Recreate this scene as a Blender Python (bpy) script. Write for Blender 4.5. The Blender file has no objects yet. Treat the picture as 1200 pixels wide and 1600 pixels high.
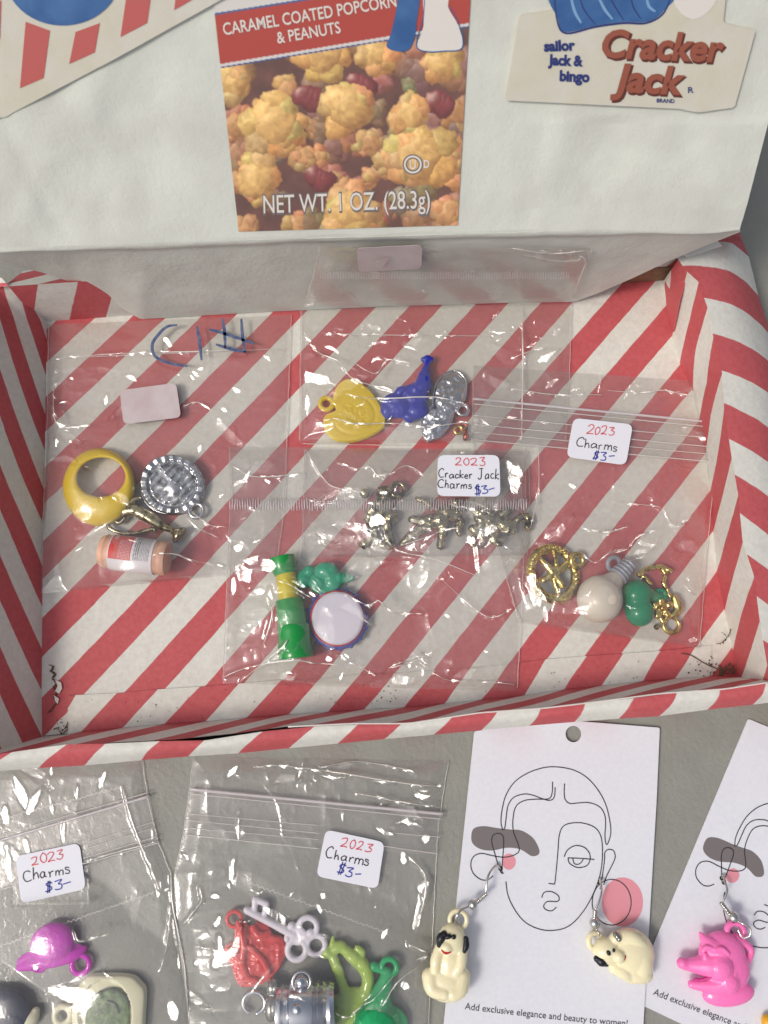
import bpy, bmesh, math, random
import numpy as np
from mathutils import Vector, Matrix
from mathutils.geometry import tessellate_polygon

random.seed(7); rng = np.random.RandomState(7)
S = bpy.context.scene
C = S.collection
S.unit_settings.system = 'METRIC'; S.unit_settings.scale_length = 0.01      # one unit is one centimetre

# ---------------------------------------------------------------- camera, sky, sun, exposure
H, TILT, FPX = 34.0, 12.0, 1300.0
cam = bpy.data.objects.new('camera', bpy.data.cameras.new('camera')); C.objects.link(cam)
cam.location = (0, 0, H); cam.rotation_euler = (math.radians(TILT), 0, 0)
cam.data.sensor_fit = 'VERTICAL'; cam.data.sensor_height = 32.0; cam.data.lens = FPX / 1600 * 32.0
cam.data.clip_start = 0.5; cam.data.clip_end = 2000
cam.data.dof.use_dof = True; cam.data.dof.focus_distance = 34.2; cam.data.dof.aperture_fstop = 0.15
S.camera = cam
SUN_EL, SUN_AZ = 53.0, 206.0            # azimuth: degrees counter-clockwise from +X; the light comes from the left and a little from the viewer
sd = Vector((math.cos(math.radians(SUN_EL)) * math.cos(math.radians(SUN_AZ)), math.cos(math.radians(SUN_EL)) * math.sin(math.radians(SUN_AZ)), math.sin(math.radians(SUN_EL))))
w = bpy.data.worlds.new('World'); S.world = w; w.use_nodes = True
nt = w.node_tree; bg = nt.nodes['Background']
sky = nt.nodes.new('ShaderNodeTexSky'); sky.sky_type = 'NISHITA'; sky.sun_disc = False
sky.sun_elevation = math.radians(SUN_EL); sky.sun_rotation = math.radians(90.0 - SUN_AZ)
sky.air_density = 1.0; sky.dust_density = 4.0; sky.ozone_density = 1.0
hs_ = nt.nodes.new('ShaderNodeHueSaturation'); hs_.inputs['Saturation'].default_value = .5      # hazy, thinly overcast sky
nt.links.new(sky.outputs[0], hs_.inputs['Color']); nt.links.new(hs_.outputs[0], bg.inputs[0]); bg.inputs[1].default_value = 0.10
sun = bpy.data.objects.new('sun', bpy.data.lights.new('sun', 'SUN')); C.objects.link(sun)
sun.data.energy = 1.15; sun.data.angle = math.radians(13); sun.data.color = (1.0, 0.94, 0.85)
sun.rotation_euler = sd.to_track_quat('Z', 'Y').to_euler()
S.view_settings.view_transform = 'Standard'; S.view_settings.look = 'None'; S.view_settings.exposure = 0.30; S.view_settings.gamma = 1.0
S.cycles.transparent_max_bounces = 40; S.cycles.max_bounces = 10; S.cycles.use_denoising = True
S.cycles.caustics_reflective = False; S.cycles.caustics_refractive = False

# ---------------------------------------------------------------- from picture points to places on real planes
ct, st = math.cos(math.radians(TILT)), math.sin(math.radians(TILT))
def ray(px, py):
    x = (px - 600.0) / FPX; y = (800.0 - py) / FPX
    return np.array([x + 0 * y, y * ct + st, y * st - ct]) if np.isscalar(x) else np.stack([x, y * ct + st, y * st - ct], -1)
O = np.array([0.0, 0.0, H])
def onplane(px, py, P0, N):
    d = ray(px, py); t = np.dot(np.asarray(P0) - O, N) / (d @ np.asarray(N))
    return O + (d * t[..., None] if hasattr(t, '__len__') else d * t)
def U(px, py, z=0.0):
    return onplane(px, py, (0, 0, z), (0, 0, 1.0))
def project(P):
    v = np.asarray(P) - O; dpt = v @ np.array([0, st, -ct]); y = v @ np.array([0, ct, st])
    return 600 + FPX * v[..., 0] / dpt, 800 - FPX * y / dpt
K = 1 / 37.4
def pc(px, z=0.0): return px * K * (H - z) / H              # pixels to centimetres lying at height z
TZ = -0.45                                                   # table top
class Flat:
    def __init__(s, z): s.P0 = np.array([0, 0, z]); s.N = np.array([0, 0, 1.0])
    def at(s, px, py, off=0.0): return onplane(px, py, s.P0 + s.N * off, s.N)
class Plane:
    def __init__(s, a, b, c):
        s.P0 = np.asarray(a, float); n = np.cross(np.asarray(b) - s.P0, np.asarray(c) - s.P0); n /= np.linalg.norm(n)
        s.N = n if n @ (O - s.P0) > 0 else -n
    def at(s, px, py, off=0.0): return onplane(px, py, s.P0 + s.N * off, s.N)

# ---------------------------------------------------------------- noise
def vnoise(x, y, seed=0):
    r = np.random.RandomState(seed); T = r.rand(64, 64)
    xi = np.floor(x).astype(int); yi = np.floor(y).astype(int); fx = x - xi; fy = y - yi
    fx = fx * fx * (3 - 2 * fx); fy = fy * fy * (3 - 2 * fy)
    g = lambda a, b: T[a % 64, b % 64]
    return (g(xi, yi) * (1 - fx) * (1 - fy) + g(xi + 1, yi) * fx * (1 - fy) + g(xi, yi + 1) * (1 - fx) * fy + g(xi + 1, yi + 1) * fx * fy)
def fnoise(x, y, seed=0, oct=4):
    a = 0; s = 1.0; tot = 0
    for i in range(oct):
        a = a + s * vnoise(x * 2 ** i + 17 * i, y * 2 ** i + 5 * i, seed + i); tot += s; s *= 0.5
    return a / tot
def ridged(x, y, seed=0, oct=3):
    a = 0; s = 1.0; tot = 0
    for i in range(oct):
        a = a + s * (1 - np.abs(2 * vnoise(x * 2 ** i, y * 2 ** i, seed + i) - 1)); tot += s; s *= 0.5
    return a / tot

def blur(a, k):
    for _ in range(k):
        b = np.pad(a, 1, mode='edge'); a = (b[:-2, 1:-1] + b[2:, 1:-1] + b[1:-1, :-2] + b[1:-1, 2:] + 4 * b[1:-1, 1:-1]) / 8
    return a

# ---------------------------------------------------------------- objects
def tagset(o, label=None, cat=None, group=None, kind=None):
    if label: o['label'] = label
    if cat: o['category'] = cat
    if group: o['group'] = group
    if kind: o['kind'] = kind
    return o
def thing(name, label, cat, loc, group=None):
    o = bpy.data.objects.new(name, None); C.objects.link(o); o.location = tuple(float(v) for v in loc); o.empty_display_size = 0.3
    return tagset(o, label, cat, group)
def wloc(o):
    v = Vector(o.location)
    while o.parent: o = o.parent; v += o.location
    return v
def obj(name, V, F, mat, parent=None, smooth=True, attrs=None, colors=None, label=None, kind=None, origin=None, sharp=None):
    V = np.asarray(V, float).reshape(-1, 3)
    off = np.array(origin if origin is not None else ((0, 0, 0) if parent else V.mean(0)))
    base = np.array(wloc(parent)) if parent else np.zeros(3)
    me = bpy.data.meshes.new(name); me.from_pydata((V - base - off if parent is None else V - base).tolist(), [], F if isinstance(F, list) else F.tolist())
    me.validate()
    if smooth: me.polygons.foreach_set('use_smooth', [True] * len(me.polygons))
    if sharp: me.set_sharp_from_angle(angle=math.radians(sharp))
    if attrs:
        for k, a in attrs.items():
            at = me.attributes.new(k, 'FLOAT', 'POINT'); at.data.foreach_set('value', np.asarray(a, float).ravel())
    if colors is not None:
        at = me.color_attributes.new('Col', 'FLOAT_COLOR', 'POINT'); c4 = np.ones((len(V), 4)); c4[:, :3] = np.asarray(colors).reshape(-1, 3); at.data.foreach_set('color', c4.ravel())
    me.materials.append(mat)
    o = bpy.data.objects.new(name, me); C.objects.link(o)
    if parent: o.parent = parent
    else: o.location = tuple(off)
    if label: o['label'] = label
    if kind: o['kind'] = kind
    return o
def gridf(n, m):
    i = np.arange(n - 1)[:, None]; j = np.arange(m - 1)[None, :]; a = i * m + j
    return np.stack([a, a + 1, a + m + 1, a + m], -1).reshape(-1, 4)
class MB:
    def __init__(s): s.V = []; s.F = []; s.n = 0
    def add(s, V, F):
        V = np.asarray(V, float).reshape(-1, 3); s.V.append(V); s.F += [[int(i) + s.n for i in f] for f in F]; s.n += len(V)
    def obj(s, name, mat, parent=None, **k): return obj(name, np.concatenate(s.V), s.F, mat, parent, **k)
    def tube(s, P, R, n=10, caps=True):
        P = [np.asarray(p, float) for p in P]; m = len(P); R = R if hasattr(R, '__len__') else [R] * m
        V = []; up = np.array([0.13, 0.21, 0.97])
        for i in range(m):
            t = P[min(i + 1, m - 1)] - P[max(i - 1, 0)]; t = t / (np.linalg.norm(t) + 1e-9)
            a = np.cross(t, up); a /= np.linalg.norm(a) + 1e-9; b = np.cross(t, a)
            for k in range(n):
                an = 2 * math.pi * k / n; V.append(P[i] + R[i] * (math.cos(an) * a + math.sin(an) * b))
        F = [[i * n + k, i * n + (k + 1) % n, (i + 1) * n + (k + 1) % n, (i + 1) * n + k] for i in range(m - 1) for k in range(n)]
        if caps: F += [list(range(n))[::-1], [(m - 1) * n + k for k in range(n)]]
        s.add(V, F)
    def ell(s, c, r, rot=None, n=20, m=12):
        c = np.asarray(c, float); V = []; F = []
        for i in range(m + 1):
            th = math.pi * i / m
            for k in range(n):
                ph = 2 * math.pi * k / n; v = np.array([r[0] * math.sin(th) * math.cos(ph), r[1] * math.sin(th) * math.sin(ph), r[2] * math.cos(th)])
                if rot is not None: v = rot @ v
                V.append(c + v)
        for i in range(m):
            for k in range(n):
                F.append([i * n + k, (i + 1) * n + k, (i + 1) * n + (k + 1) % n, i * n + (k + 1) % n])
        s.add(V, F)
    def torus(s, c, R, r, axis=(0, 0, 1), n=32, m=10, ry=None):
        ax = Vector(axis).normalized(); q = Vector((0, 0, 1)).rotation_difference(ax).to_matrix(); V = []
        for i in range(n):
            a = 2 * math.pi * i / n
            for k in range(m):
                b = 2 * math.pi * k / m
                v = q @ Vector(((R + r * math.cos(b)) * math.cos(a), ((ry or R) + r * math.cos(b)) * math.sin(a), r * math.sin(b))); V.append(np.asarray(c) + np.array(v))
        F = [[i * m + k, ((i + 1) % n) * m + k, ((i + 1) % n) * m + (k + 1) % m, i * m + (k + 1) % m] for i in range(n) for k in range(m)]
        s.add(V, F)
def rotz(a):
    a = math.radians(a); return np.array([[math.cos(a), -math.sin(a), 0], [math.sin(a), math.cos(a), 0], [0, 0, 1]])
def smoothpts(P, k=6, closed=False):
    P = [np.asarray(p, float) for p in P]; n = len(P)
    if n < 3: return P
    out = []
    for i in range(n if closed else n - 1):
        g = (lambda j: P[j % n]) if closed else (lambda j: P[min(max(j, 0), n - 1)])
        p0, p1, p2, p3 = g(i - 1), g(i), g(i + 1), g(i + 2)
        for q in range(k):
            t = q / k; out.append(0.5 * ((2 * p1) + (p2 - p0) * t + (2 * p0 - 5 * p1 + 4 * p2 - p3) * t * t + (3 * p1 - p0 - 3 * p2 + p3) * t ** 3))
    if not closed: out.append(P[-1])
    return out
def baked(mb, voxel, smooth=4, relief=None):
    """joins the shapes of mb into one continuous skin"""
    me = bpy.data.meshes.new('tmp'); me.from_pydata(np.concatenate(mb.V).tolist(), [], mb.F)
    o = bpy.data.objects.new('tmp', me); C.objects.link(o)
    r = o.modifiers.new('r', 'REMESH'); r.mode = 'VOXEL'; r.voxel_size = voxel; r.use_smooth_shade = True
    if smooth: sm = o.modifiers.new('s', 'SMOOTH'); sm.factor = 0.5; sm.iterations = smooth
    dg = bpy.context.evaluated_depsgraph_get(); dg.update(); e = o.evaluated_get(dg); m2 = e.to_mesh()
    V = np.zeros(len(m2.vertices) * 3); m2.vertices.foreach_get('co', V); V = V.reshape(-1, 3)
    N = np.zeros(len(m2.vertices) * 3); m2.vertices.foreach_get('normal', N); N = N.reshape(-1, 3)
    F = [list(p.vertices) for p in m2.polygons]
    e.to_mesh_clear(); bpy.data.objects.remove(o); bpy.data.meshes.remove(me)
    if relief: V = V + N * relief(V)[:, None]
    return V, F
def shape_px(prims):
    """prims placed by picture point and height: e ellipsoid, c capsule chain, t ring"""
    mb = MB()
    for p in prims:
        if p[0] == 'e':
            _, x, y, z, rx, ry, rz, rot = p; mb.ell(U(x, y, z), (pc(rx, z), pc(ry, z), rz), rotz(-rot))
        elif p[0] == 'c':
            pts = smoothpts([list(U(a[0], a[1], a[2])) + [pc(a[3], a[2])] for a in p[1]], 5)
            mb.tube([q[:3] for q in pts], [max(q[3], .01) for q in pts], 12)
            mb.ell(pts[0][:3], [pts[0][3]] * 3, n=12, m=8); mb.ell(pts[-1][:3], [pts[-1][3]] * 3, n=12, m=8)
        elif p[0] == 't':
            _, x, y, z, R, r = p[:6]; mb.torus(U(x, y, z), pc(R, z), pc(r, z), p[6] if len(p) > 6 else (0, 0, 1))
    return mb
def blob(name, prims, mat, parent, voxel=0.045, smooth=3, relief=None, **k):
    V, F = baked(shape_px(prims), voxel, smooth, relief); return obj(name, V, F, mat, parent, **k)
def rel3(a, f, seed=3):
    def g(V): return a * (fnoise(V[:, 0] * f + 50, V[:, 1] * f + V[:, 2] * f * .7 + 50, seed, 3) - .5) * 2
    return g

def prism(name, poly, off0, off1, plane, mat, parent, holes=(), label=None, bevel=False, zf=None):
    """flat piece cut to an outline on a plane, with thickness"""
    loops = [list(poly)] + [list(h) for h in holes]
    allp = [p for l in loops for p in l]
    tri = tessellate_polygon([[Vector((p[0], p[1], 0)) for p in l] for l in loops])
    n = len(allp); top = [plane.at(p[0], p[1], off1) for p in allp]
    nn = plane.N; bot = [t - nn * (off1 - off0) for t in top]
    F = []
    for t in tri:
        a, b, c = [np.asarray(top[i]) for i in t]
        if np.cross(b - a, c - a) @ nn < 0: t = t[::-1]
        F.append(list(t)); F.append([i + n for i in t][::-1])
    k = 0
    for l in loops:
        m = len(l)
        for i in range(m): a = k + i; b = k + (i + 1) % m; F.append([a, b, b + n, a + n])
        k += m
    V = np.array(top + bot)
    return obj(name, V, F, mat, parent, smooth=False, label=label)
def rounded(quad, r=8, n=5):
    out = []; m = len(quad)
    for i in range(m):
        p = np.array(quad[i], float); a = np.array(quad[i - 1], float) - p; b = np.array(quad[(i + 1) % m], float) - p
        a /= np.linalg.norm(a); b /= np.linalg.norm(b); p0 = p + a * r; p1 = p + b * r
        for k in range(n + 1):
            t = k / n; out.append(tuple((1 - t) ** 2 * p0 + 2 * t * (1 - t) * p + t * t * p1))
    return out
def ellipse(cx, cy, rx, ry, n=40, rot=0):
    c, s = math.cos(math.radians(rot)), math.sin(math.radians(rot))
    return [(cx + rx * math.cos(a) * c - ry * math.sin(a) * s, cy + rx * math.cos(a) * s + ry * math.sin(a) * c) for a in [2 * math.pi * i / n for i in range(n)]]
def ribbon(mb, pts, wpx, plane, off, closed=False, k=5, taper=False):
    P = smoothpts([np.array(p, float) for p in pts], k, closed); m = len(P); V = []
    for i in range(m):
        a = P[(i + 1) % m if closed else min(i + 1, m - 1)] - P[i - 1 if closed else max(i - 1, 0)]
        a = a / (np.linalg.norm(a) + 1e-9); nrm = np.array([-a[1], a[0]])
        ww = wpx / 2 * (0.6 + 0.4 * math.sin(math.pi * i / max(m - 1, 1)) if taper else 1)
        for sgn in (1, -1):
            q = P[i] + nrm * ww * sgn; V.append(plane.at(q[0], q[1], off))
    F = [[2 * i, 2 * i + 1, (2 * i + 3), (2 * i + 2)] for i in range(m - 1)]
    if closed: F.append([2 * m - 2, 2 * m - 1, 1, 0])
    mb.add(V, F)
def text_px(name, body, p0, p1, cap, plane, off, mat, parent, bold=0.0, shear=0.0, thick=0.0, sag=0.0):
    """lettering on a plane: baseline from p0 to p1, capitals cap high"""
    cu = bpy.data.curves.new('t', 'FONT'); cu.body = body; cu.size = 1; cu.offset = bold; cu.shear = shear; cu.resolution_u = 3
    o = bpy.data.objects.new('t', cu); C.objects.link(o)
    dg = bpy.context.evaluated_depsgraph_get(); dg.update(); m2 = o.evaluated_get(dg).to_mesh()
    V = np.array([v.co[:] for v in m2.vertices]); F = [list(p.vertices) for p in m2.polygons]
    o.evaluated_get(dg).to_mesh_clear(); bpy.data.objects.remove(o)
    x0, x1 = V[:, 0].min(), V[:, 0].max(); p0 = np.array(p0, float); p1 = np.array(p1, float); d = p1 - p0; L = np.linalg.norm(d); d /= L; nn = np.array([d[1], -d[0]])
    t = (V[:, 0] - x0) / (x1 - x0); q = p0 + np.outer(t * L, d) + np.outer(V[:, 1] / 0.7 * cap, nn)
    q[:, 1] += sag * (4 * t * (1 - t))
    W = plane.at(q[:, 0], q[:, 1], off)
    if thick:
        n = len(W); W2 = W - plane.N * thick; ed = {}
        for f in F:
            for i in range(len(f)):
                a, b = f[i], f[(i + 1) % len(f)]
                if (b, a) in ed: ed.pop((b, a))
                else: ed[(a, b)] = 1
        F = F + [[a, b, b + n, a + n] for a, b in ed]; W = np.concatenate([W, W2])
    return obj(name, W, F, mat, parent, smooth=False)
GL = {'2': [[(0, .75), (.15, .95), (.4, .95), (.48, .72), (.3, .35), (0, .03), (.3, .06), (.58, .03)]], '0': [[(.25, .95), (.05, .7), (.03, .3), (.2, .02), (.42, .2), (.45, .65), (.25, .95)]],
      '3': [[(0, .92), (.45, .97), (.2, .6), (.45, .45), (.43, .1), (.2, 0), (0, .1)]], 'C': [[(.6, .82), (.42, 1), (.12, .85), (0, .4), (.2, .05), (.62, .1)]],
      'h': [[(0.04, 1.0), (0.02, .5), (0, 0)], [(0.02, .3), (.2, .52), (.33, .4), (.38, 0)]], 'a': [[(.4, .42), (.18, .52), (0, .25), (.12, 0), (.35, .18), (.4, .46), (.4, .1), (.52, .02)]],
      'r': [[(0, .5), (.05, .25), (.05, 0)], [(.05, .3), (.2, .5), (.36, .45)]], 'm': [[(0, .5), (.02, 0)], [(.02, .3), (.18, .5), (.28, .4), (.3, 0)], [(.3, .3), (.45, .5), (.57, .4), (.62, 0)]],
      's': [[(.35, .45), (.1, .5), (.06, .33), (.34, .2), (.28, .0), (0, .03)]], '$': [[(.45, .8), (.2, .9), (.05, .7), (.4, .4), (.35, .1), (0, .1)], [(.17, 1.08), (.15, -.1)], [(.31, 1.08), (.29, -.1)]],
      '-': [[(0, .42), (.45, .55)]], 'k': [[(0, 1), (0.02, 0)], [(.35, .5), (.05, .25), (.4, 0)]], 'c': [[(.35, .42), (.15, .5), (0, .25), (.15, 0), (.4, .08)]],
      'e': [[(.02, .25), (.33, .3), (.2, .5), (0, .25), (.15, 0), (.4, .08)]], 'J': [[(.08, .97), (.62, 1)], [(.4, 1), (.4, .2), (.2, -.08), (.0, .1)]]}
def hand(body, p0, p1, h, plane, off, mat, parent, wpx=1.5, seed=1):
    r = random.Random(seed); xs = 0; pl = []
    for ch in body:
        if ch == ' ': xs += .55; continue
        g = GL[ch]; jit = r.uniform(-.06, .06); sc_ = r.uniform(.86, 1.16); sl_ = r.uniform(-.02, .16); wj = r.uniform(.88, 1.15)
        for s in g: pl.append([(xs + p[0] * wj + sl_ * p[1] + r.uniform(-.03, .03), p[1] * sc_ + jit + r.uniform(-.035, .035)) for p in s])
        xs += max(p[0] for s in g for p in s) + .16
    p0 = np.array(p0, float); p1 = np.array(p1, float); d = p1 - p0; L = np.linalg.norm(d); d /= L; nn = np.array([d[1], -d[0]])
    mb = MB()
    for s in pl: ribbon(mb, [p0 + d * (x / xs * L) + nn * y * h for x, y in s], wpx, plane, off, k=4)
    return mb.obj('handwriting', mat, parent, smooth=False)

# ---------------------------------------------------------------- materials
def lin(r, g, b):
    f = lambda c: (c / 255 / 12.92) if c / 255 <= .04045 else ((c / 255 + .055) / 1.055) ** 2.4
    return (f(r), f(g), f(b), 1)
def mat(name, col=(.8, .8, .8, 1), rough=.5, metal=0, trans=0, sss=0, ior=1.45, coat=0, bump=None, colvar=None, spec=.5, sssr=.15):
    m = bpy.data.materials.new(name); m.use_nodes = True; N = m.node_tree.nodes; Lk = m.node_tree.links; b = N['Principled BSDF']
    b.inputs['Base Color'].default_value = col; b.inputs['Roughness'].default_value = rough; b.inputs['Metallic'].default_value = metal
    b.inputs['Transmission Weight'].default_value = trans; b.inputs['IOR'].default_value = ior; b.inputs['Coat Weight'].default_value = coat; b.inputs['Specular IOR Level'].default_value = spec
    if sss: b.inputs['Subsurface Weight'].default_value = sss; b.inputs['Subsurface Radius'].default_value = (1, .7, .5); b.inputs['Subsurface Scale'].default_value = sssr
    tc = N.new('ShaderNodeTexCoord')
    if colvar:                                   # (other colour, noise scale, contrast low, high)
        nz = N.new('ShaderNodeTexNoise'); nz.inputs['Scale'].default_value = colvar[1]; nz.inputs['Detail'].default_value = 6
        Lk.new(tc.outputs['Object'], nz.inputs['Vector'])
        mr = N.new('ShaderNodeMapRange'); mr.inputs[1].default_value = colvar[2]; mr.inputs[2].default_value = colvar[3]; Lk.new(nz.outputs[0], mr.inputs[0])
        mx = N.new('ShaderNodeMix'); mx.data_type = 'RGBA'; mx.inputs[6].default_value = col; mx.inputs[7].default_value = colvar[0]; Lk.new(mr.outputs[0], mx.inputs[0]); Lk.new(mx.outputs[2], b.inputs['Base Color'])
    if bump:                                     # list of (scale, strength distance in cm)
        prev = None
        for sc, dist in bump:
            nz = N.new('ShaderNodeTexNoise'); nz.inputs['Scale'].default_value = sc; nz.inputs['Detail'].default_value = 5; Lk.new(tc.outputs['Object'], nz.inputs['Vector'])
            bp = N.new('ShaderNodeBump'); bp.inputs['Strength'].default_value = 1; bp.inputs['Distance'].default_value = dist; Lk.new(nz.outputs[0], bp.inputs['Height'])
            if prev: Lk.new(prev.outputs[0], bp.inputs['Normal'])
            prev = bp
        Lk.new(prev.outputs[0], b.inputs['Normal'])
    return m
def stripe_mat():
    m = mat('striped_paper', rough=.62, bump=[(1.2, .05), (14, .008)], spec=.3); N = m.node_tree.nodes; L = m.node_tree.links; b = N['Principled BSDF']
    a = N.new('ShaderNodeAttribute'); a.attribute_name = 'stripe'
    tc = N.new('ShaderNodeTexCoord'); nz = N.new('ShaderNodeTexNoise'); nz.inputs['Scale'].default_value = 1.6; nz.inputs['Detail'].default_value = 3; L.new(tc.outputs['Object'], nz.inputs['Vector'])
    def M(op, x, y=None, z=None):
        n = N.new('ShaderNodeMath'); n.operation = op
        for i, v in enumerate((x, y, z)):
            if v is None: continue
            if hasattr(v, 'links') or hasattr(v, 'is_linked'): L.new(v, n.inputs[i])
            else: n.inputs[i].default_value = v
        return n.outputs[0]
    ph = M('ADD', a.outputs['Fac'], M('MULTIPLY', M('SUBTRACT', nz.outputs[0], .5), .06))
    tri = M('PINGPONG', ph, 1.0)                    # 0..1..0 every two boundaries; white while floor(phase) is even
    fr = M('FRACT', M('MULTIPLY', ph, .5))          # below .5 white, above red
    d = M('SUBTRACT', fr, .5); e1 = M('MULTIPLY_ADD', d, 60.0, .5)
    c1 = N.new('ShaderNodeClamp'); L.new(e1, c1.inputs[0])
    e2 = M('MULTIPLY_ADD', M('SUBTRACT', fr, .992), 80.0, 0.0); c2 = N.new('ShaderNodeClamp'); L.new(e2, c2.inputs[0])
    fac = M('SUBTRACT', c1.outputs[0], c2.outputs[0])
    nb = N.new('ShaderNodeTexNoise'); nb.inputs['Scale'].default_value = 5; nb.inputs['Detail'].default_value = 8; L.new(tc.outputs['Object'], nb.inputs['Vector'])
    def two(c1_, c2_):
        x = N.new('ShaderNodeMix'); x.data_type = 'RGBA'; x.inputs[6].default_value = c1_; x.inputs[7].default_value = c2_; mr = N.new('ShaderNodeMapRange'); mr.inputs[1].default_value = .3; mr.inputs[2].default_value = .7
        L.new(nb.outputs[0], mr.inputs[0]); L.new(mr.outputs[0], x.inputs[0]); return x.outputs[2]
    mx = N.new('ShaderNodeMix'); mx.data_type = 'RGBA'; L.new(fac, mx.inputs[0])
    L.new(two(lin(210, 206, 197), lin(221, 219, 210)), mx.inputs[6]); L.new(two(lin(186, 84, 88), lin(195, 95, 98)), mx.inputs[7])
    # small specks of dirt
    vo = N.new('ShaderNodeTexVoronoi'); vo.inputs['Scale'].default_value = 2.3; L.new(tc.outputs['Object'], vo.inputs['Vector'])
    sp = M('LESS_THAN', vo.outputs['Distance'], .028); mx2 = N.new('ShaderNodeMix'); mx2.data_type = 'RGBA'; L.new(M('MULTIPLY', sp, .6), mx2.inputs[0]); L.new(mx.outputs[2], mx2.inputs[6]); mx2.inputs[7].default_value = lin(70, 50, 40)
    L.new(mx2.outputs[2], b.inputs['Base Color'])
    return m
def film_mat(name, tint=(.985, .98, .975, 1), haze=.028, rough=.14, refl=.085, hz=(.95, .9, .86, 1)):
    m = bpy.data.materials.new(name); m.use_nodes = True; N = m.node_tree.nodes; L = m.node_tree.links; N.clear()
    out = N.new('ShaderNodeOutputMaterial'); tr = N.new('ShaderNodeBsdfTransparent'); tr.inputs[0].default_value = tint
    gl = N.new('ShaderNodeBsdfGlossy'); gl.inputs['Roughness'].default_value = rough; di = N.new('ShaderNodeBsdfDiffuse'); di.inputs[0].default_value = hz
    lw = N.new('ShaderNodeLayerWeight'); lw.inputs[0].default_value = .5
    p = N.new('ShaderNodeMath'); p.operation = 'POWER'; p.inputs[1].default_value = 4; L.new(lw.outputs['Facing'], p.inputs[0])
    q = N.new('ShaderNodeMath'); q.operation = 'MULTIPLY_ADD'; q.inputs[1].default_value = .7; q.inputs[2].default_value = refl; L.new(p.outputs[0], q.inputs[0])
    tc = N.new('ShaderNodeTexCoord'); nz = N.new('ShaderNodeTexNoise'); nz.inputs['Scale'].default_value = 3.0; nz.inputs['Detail'].default_value = 3; nz.inputs['Distortion'].default_value = 1.2; L.new(tc.outputs['Object'], nz.inputs['Vector'])
    bp = N.new('ShaderNodeBump'); bp.inputs['Distance'].default_value = .010; L.new(nz.outputs[0], bp.inputs['Height']); L.new(bp.outputs[0], gl.inputs['Normal'])
    m1 = N.new('ShaderNodeMixShader'); L.new(q.outputs[0], m1.inputs[0]); L.new(tr.outputs[0], m1.inputs[1]); L.new(gl.outputs[0], m1.inputs[2])
    m2 = N.new('ShaderNodeMixShader'); m2.inputs[0].default_value = haze; L.new(m1.outputs[0], m2.inputs[1]); L.new(di.outputs[0], m2.inputs[2]); L.new(m2.outputs[0], out.inputs[0])
    return m
def vcol_mat(name, rough=.6):
    m = mat(name, rough=rough, bump=[(20, .004)]); a = m.node_tree.nodes.new('ShaderNodeVertexColor'); a.layer_name = 'Col'
    m.node_tree.links.new(a.outputs[0], m.node_tree.nodes['Principled BSDF'].inputs['Base Color']); return m
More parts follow.
